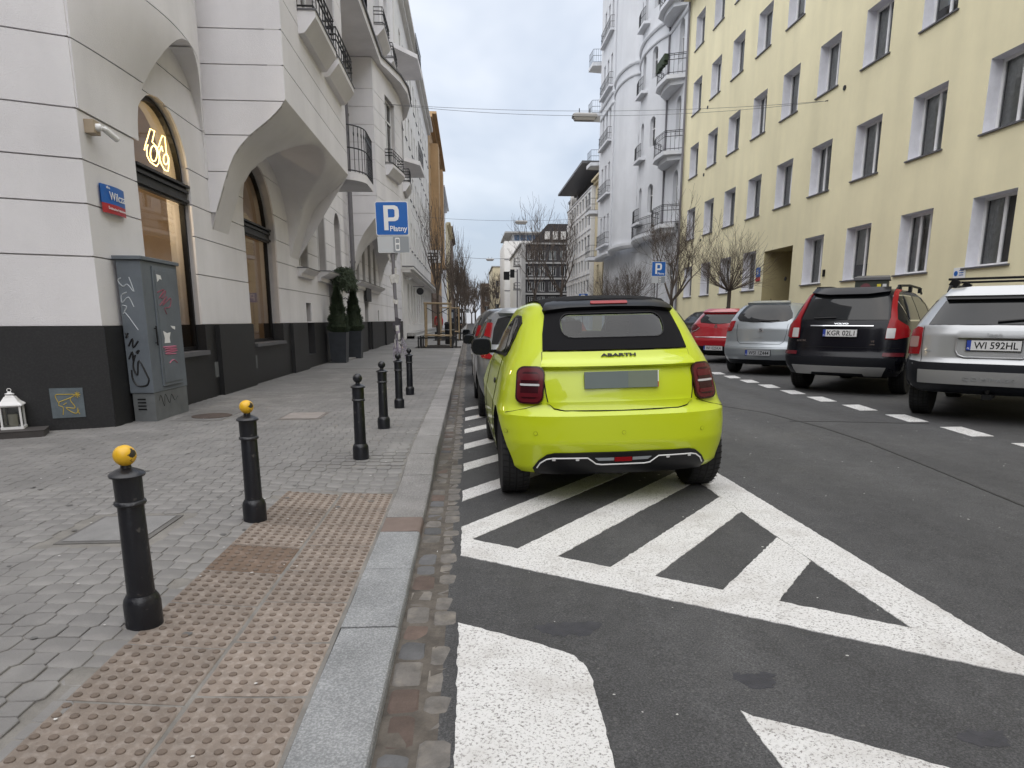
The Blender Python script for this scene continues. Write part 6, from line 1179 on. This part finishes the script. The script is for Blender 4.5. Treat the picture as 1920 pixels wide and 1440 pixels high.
def tree(name, label, loc, th, r, ln, lvl, split, seed, up=.12, spread=1., n0=5, minr=.006, bend=.25, group=None, z0=None):
    rnd = random.Random(seed); t = thing(name, label, 'tree', loc, group=group); q = MB(); q.tube([(0, 0, -.05), (.02, .01, th*.4), (-.01, .03, th*.75), (0, 0, th)], [r*1.25, r, r*.92, r*.85], 9); q.build('trunk', MAT['bark'], t, 40); q = MB()
    for k in range(n0):
        a = 2*PI*k/n0+rnd.uniform(-.4, .4); e = rnd.uniform(.5, 1.1)*spread; grow(q, Vector((0, 0, th*rnd.uniform(.9, 1.))), Vector((math.cos(a)*e, math.sin(a)*e, 1)), ln*rnd.uniform(.8, 1.15), r*.55, lvl, rnd, split, up, minr, 5, bend)
    q.build('crown', MAT['twig'], t); return t
def globe(name, label, loc, th, r, R0, n, seed, flat=.8, group=None):
    rnd = random.Random(seed); t = thing(name, label, 'tree', loc, group=group); q = MB(); q.tube([(0, 0, -.05), (.01, .02, th*.5), (0, 0, th)], [r*1.2, r, r], 9); q.build('trunk', MAT['bark'], t, 40); q = MB()
    for k in range(n):
        a = rnd.uniform(0, 2*PI); e = rnd.uniform(-.1, 1.45); d = Vector((math.cos(a)*math.cos(e), math.sin(a)*math.cos(e), math.sin(e)*flat+.25)); grow(q, Vector((d.x*.06, d.y*.06, th-.05)), d, R0*rnd.uniform(.42, .62), .018, 3 if k % 2 else 2, rnd, 3, .06, .0042, 4, .22)
    q.build('crown', MAT['twig'], t); return t
gR = 'bare trees along the right pavement'
globe('globe_tree', 'bare globe shaped tree in front of the yellow block gateway', (10.6, 27, .2), 2.35, .075, 1.75, 46, 3, .8, gR)
tree('street_tree', 'open branched bare tree beside the parking sign across the street', (9.3, 30.5, .2), 2.0, .10, 1.45, 5, 3, 11, .05, 1.25, 5, .0055, .38, gR)
globe('globe_tree', 'bare bushy tree in front of the grey tenement, right of two', (10.7, 44, .2), 2.1, .1, 2.2, 50, 5, .9, gR); globe('globe_tree', 'bare bushy tree in front of the grey tenement, left of two', (10.9, 53, .2), 2.0, .1, 2.4, 50, 6, .9, gR)
tree('street_tree', 'tall bare tree in front of the dark brick block', (11.6, 84, 0), 5.0, .2, 4.2, 4, 3, 21, .1, .9, 5, .016, .3, gR)
tree('street_tree', 'tall bare tree beside the brick block corner', (9.8, 100, 0), 5.0, .18, 3.6, 4, 3, 22, .1, .9, 4, .018, .3, gR)
# staked young trees on the left
def staked(label, x, y, seed, z=.12):
    t = thing('tree_guard', 'wooden stakes and low black guard around %s' % label, 'tree guard', (x, y, z), group='tree guards on the left pavement')
    for sx in (-.55, .55):
        for sy in (-.4, .4): q = MB(); q.tube([(sx, sy, -.05), (sx*.97, sy, 1.95)], .04, 8); q.build('stake', MAT['wood'], t, 40)
    for z_ in (1.9, .52):
        for a, b in (((-.6, -.4), (.6, -.4)), ((-.6, .4), (.6, .4)), ((-.55, -.45), (-.55, .45)), ((.55, -.45), (.55, .45))): q = MB(); q.tube([(a[0], a[1], z_+.02), (b[0], b[1], z_)], .035, 7); q.build('cross_bar', MAT['wood'], t)
    for sx in (-.85, -.72, .62, .78):
        for sy in (-.6, .6): q = MB(); q.box(sx-.03, sx+.03, sy-.03, sy+.03, -.05, .5); q.build('guard_post', MAT['iron'], t)
    for sy in (-.6, .6): q = MB(); q.box(-.88, .81, sy-.02, sy+.02, .40, .45); q.build('guard_rail', MAT['iron'], t)
    q = MB(); q.grid(lambda s, u: ((s-.5)*2.0, (u-.5)*1.5, .01+.09*max(0, 1-((s-.5)**2+(u-.5)**2)*4)+random.uniform(0, .02)), 14, 12); q.build('soil_mound', MAT['soil'], t)
    q = MB(); [q.tube([(0, 0, 1.45), (sx*.55, sy*.4, 1.75)], .012, 4) for sx in (-1, 1) for sy in (-1, 1)]; q.build('tie', MAT['iron'], t)
    tree('young_tree', 'slender bare young tree of %s' % label, (x, y, z), 2.3, .06, 1.5, 3, 3, seed, .3, .5, 6, .006, .22, 'bare trees along the left pavement')
staked('the nearest young street tree', -1.33, 30.0, 31); staked('the second young street tree', -1.1, 40.5, 32)
for k, (y, h, s) in enumerate(((51, 3.2, 41), (62, 3.6, 42), (74, 3.5, 43), (90, 4.2, 44), (108, 4.5, 45), (130, 4.5, 46), (160, 5, 47))):
    tree('street_tree', ['bare street tree beyond the staked trees on the left', 'bare tree before the end of the white building', 'bare tree at the end of the white building', 'bare tree in front of the ochre tenement', 'bare tree past the ochre tenement', 'dark bare tree deep in the street on the left', 'bare tree at the far left end of the street'][k], (-1.0+.012*k*k, y, .1), h*.85, .10, 1.5+.10*k, 3, 4, s, .22, .7, 5, .008+.0016*k, .22, 'bare trees along the left pavement')
for k, (x, y, s) in enumerate(((2.0, 190, 51), (5.5, 200, 52), (-1.5, 215, 53), (1.2, 235, 54), (7.0, 168, 55))):
    tree('street_tree', ['bare tree in mid street view at the far end', 'bare tree right of the far street end', 'bare tree before the last grey building on the left', 'bare tree farthest away at the street end', 'bare tree below the small cream building at the far right'][k], (x, y, 0), 3.5, .22, 3.2, 4, 3, s, .12, .9, 6, .035, .3, 'bare trees at the far end')
# litter bins and posts on the left far pavement
t = thing('litter_bin', 'dark litter bin on the left pavement by the staked trees', 'bin', (-.95, 34, .12)); q = MB(); q.lathe([(.2, 0), (.23, .05), (.24, .95), (.26, .97), (.26, 1.02), (.2, 1.1), (0, 1.12)], 16); q.build('body', MAT['iron'], t, 40); q = MB(); q.lathe([(.243, .7), (.247, .7), (.247, .74), (.243, .74)], 16); q.build('band', MAT['metal'], t)
t = thing('parking_meter', 'dark blue parking meter pillar on the left pavement', 'parking meter', (-.9, 36.3, .12)); q = MB(); q.box(-.16, .16, -.14, .14, 0, 1.75); q.build('body', M('meter_blue', (.012, .016, .03), .5), t, bevel=.02); q = MB(); q.box(-.1, .1, -.146, -.141, 1.3, 1.6); q.build('screen', MAT['signgrey'], t)
# ---------------------------------------------------------------- people
def person(label, loc, rot, coat, legs, hair, step=.25, h=1.72):
    k = h/1.72; t = thing('person', label, 'person', loc, rot); V = []; E = []; Rr = []
    def v(x, y, z, a, b=None): V.append((x*k, y*k, z*k)); Rr.append((a*k, (b or a)*k)); return len(V)-1
    pel = v(0, 0, .95, .15, .12); wa = v(0, 0, 1.10, .14, .11); ch = v(0, .01, 1.30, .17, .12); nb = v(0, .01, 1.45, .09, .08); nk = v(0, .02, 1.51, .055); hd = v(0, .03, 1.60, .085, .10); ht = v(0, .03, 1.68, .075, .085); E += [(pel, wa), (wa, ch), (ch, nb), (nb, nk), (nk, hd), (hd, ht)]
    for s in (-1, 1):
        hp = v(s*.10, 0, .90, .095); kn = v(s*.11, s*step*.45+.03, .50, .065); an = v(s*.11, s*step-.02, .09, .05); to = v(s*.12, s*step+.14, .04, .04); E += [(pel, hp), (hp, kn), (kn, an), (an, to)]
        sh = v(s*.19, .0, 1.42, .07); el = v(s*.25, -s*step*.3-.02, 1.14, .055); wr = v(s*.24, -s*step*.5+.05, .90, .04); ha = v(s*.24, -s*step*.5+.09, .80, .035); E += [(ch, sh), (sh, el), (el, wr), (wr, ha)]
    me = bpy.data.meshes.new('body'); me.from_pydata(V, E, []); o = bpy.data.objects.new('body', me); COL.objects.link(o); m = o.modifiers.new('s', 'SKIN')
    for i, d in enumerate(me.skin_vertices[0].data if len(me.skin_vertices) else []): d.radius = Rr[i]; d.use_root = i == 0
    if not len(me.skin_vertices):
        pass
    o.modifiers.new('u', 'SUBSURF').levels = 2; dg = bpy.context.evaluated_depsgraph_get(); m2 = bpy.data.meshes.new_from_object(o.evaluated_get(dg)); bpy.data.objects.remove(o)
    m2.materials.clear(); [m2.materials.append(x) for x in (coat, legs, MAT['skin'], MAT['black'])]
    for p in m2.polygons:
        z = p.center.z/k; x = abs(p.center.x)/k; p.material_index = 3 if z < .1 else (2 if z > 1.5 or (x > .19 and z < .88) else (1 if z < .86 else 0)); p.use_smooth = True
    link('body', m2, t); q = MB(); q.lathe([(.095*k, 1.635*k), (.105*k, 1.66*k), (.10*k, 1.71*k), (.06*k, 1.755*k), (0, 1.765*k)], 14, (0, .02, 0)); q.build('hair' if hair is MAT['black'] else 'cap', hair, t, True); return t
DK = M('dark_clothes', (.015, .016, .02), .9); RDJ = M('red_jacket', (.36, .03, .03), .8)
person('person in dark clothes and black cap walking behind the silver rounded hatchback', (11.6, 22.2, .22), 2.6, DK, DK, MAT['black'], .2, 1.78)
person('pedestrian in a red jacket on the far left pavement', (-2.0, 46, .12), .1, RDJ, DK, MAT['black'], .25)
person('pedestrian in dark coat walking beyond the second tree guard', (-.75, 52, .12), 3.0, DK, DK, MAT['black'], .3)
person('second dark clad pedestrian farther along the left pavement', (-1.6, 64, .12), .2, DK, DK, MAT['black'], .25)
# ---------------------------------------------------------------- overhead wires and lamps
def cable(name, label, a, b, sag, r=.012, dbl=0.):
    t = thing(name, label, 'cable', a, local=False); A = Vector(a); B = Vector(b)
    for k in range(2 if dbl else 1):
        q = MB(); q.tube([A.lerp(B, s)+Vector((0, 0, -sag*4*s*(1-s)-(dbl*s*(1-s)*4 if k else 0))) for s in np.linspace(0, 1, 25)], r, 5); q.build('wire', MAT['ledge'], t)
    q = MB(); [q.bar(p, p+d, .03) for p, d in ((A, Vector((-.5, 0, .05))), (B, Vector((.3, 0, .05))))]; q.build('hook', MAT['iron'], t)
cable('span_wire', 'nearest span wire stretched across the street between the facades', (-2.85, 25.4, 8.75), (13.1, 25.4, 9.15), .28, .007, .16)
cable('span_wire', 'second span wire across the street by the white building', (-3.9, 60, 10.0), (13.0, 60, 10.2), .35, .012)
cable('span_wire', 'farthest span wire across the street', (-3.6, 110, 11.5), (8.8, 110, 11.2), .4, .03)
def slamp(label, x, y, z, sc=1.):
    t = thing('street_lamp', label, 'street lamp', (x, y, z), 0, 'lamps hung from span wires'); t.scale = (sc,)*3
    q = MB(); rr = [(.46, .17, -.02), (.46, .17, .06), (.40, .14, .11), (.30, .1, .13)]
    for a, b, z_ in rr: q.v += [(sx*a, sy*b, z_) for sx, sy in ((-1, -1), (1, -1), (1, 1), (-1, 1))]
    q.f = [(k*4+i, k*4+(i+1) % 4, k*4+4+(i+1) % 4, k*4+4+i) for k in range(3) for i in range(4)]+[(0, 1, 2, 3), (12, 13, 14, 15)]; q.mi = [0]*len(q.f); q.build('housing', M('lamp_grey', (.36, .35, .34), .6), t)
    q = MB(); rr = [(.43, .15, -.022), (.36, .12, -.13), (.2, .06, -.15)]
    for a, b, z_ in rr: q.v += [(sx*a, sy*b, z_) for sx, sy in ((-1, -1), (1, -1), (1, 1), (-1, 1))]
    q.f = [(k*4+i, k*4+(i+1) % 4, k*4+4+(i+1) % 4, k*4+4+i) for k in range(2) for i in range(4)]+[(8, 9, 10, 11)]; q.mi = [0]*len(q.f); q.build('diffuser', M('lamp_lens', (.42, .40, .37), .3), t); q = MB(); q.bar((-.2, 0, .12), (-.2, 0, .30), .03); q.bar((.2, 0, .12), (.2, 0, .30), .03); q.build('hanger', MAT['iron'], t)
slamp('nearest grey lamp hanging on the span wire before the ornate tenement', 4.25, 25.4, 8.45, .95); slamp('second grey lamp hanging over the middle of the street', 4.7, 60, 9.62, 1.15); slamp('farthest grey lamp hanging above the street end', 3.6, 110, 10.8, 1.4)
t = thing('traffic_signal', 'dark traffic signal heads on a post by the brick block', 'traffic light', (6.9, 95, .0)); q = MB(); q.tube([(0, 0, 0), (0, 0, 8.2)], .09, 8); q.bar((0, 0, 7.9), (-1.2, 0, 7.9), .08); q.build('post', MAT['pipe'], t); q = MB(); q.box(-1.9, -1.1, -.2, .2, 6.8, 7.9); q.build('signal_head', MAT['black'], t); q = MB(); q.box(-1.0, -.4, -.2, .2, 7.1, 8.2); q.build('signal_head', MAT['black'], t)
scene.render.engine = 'CYCLES'
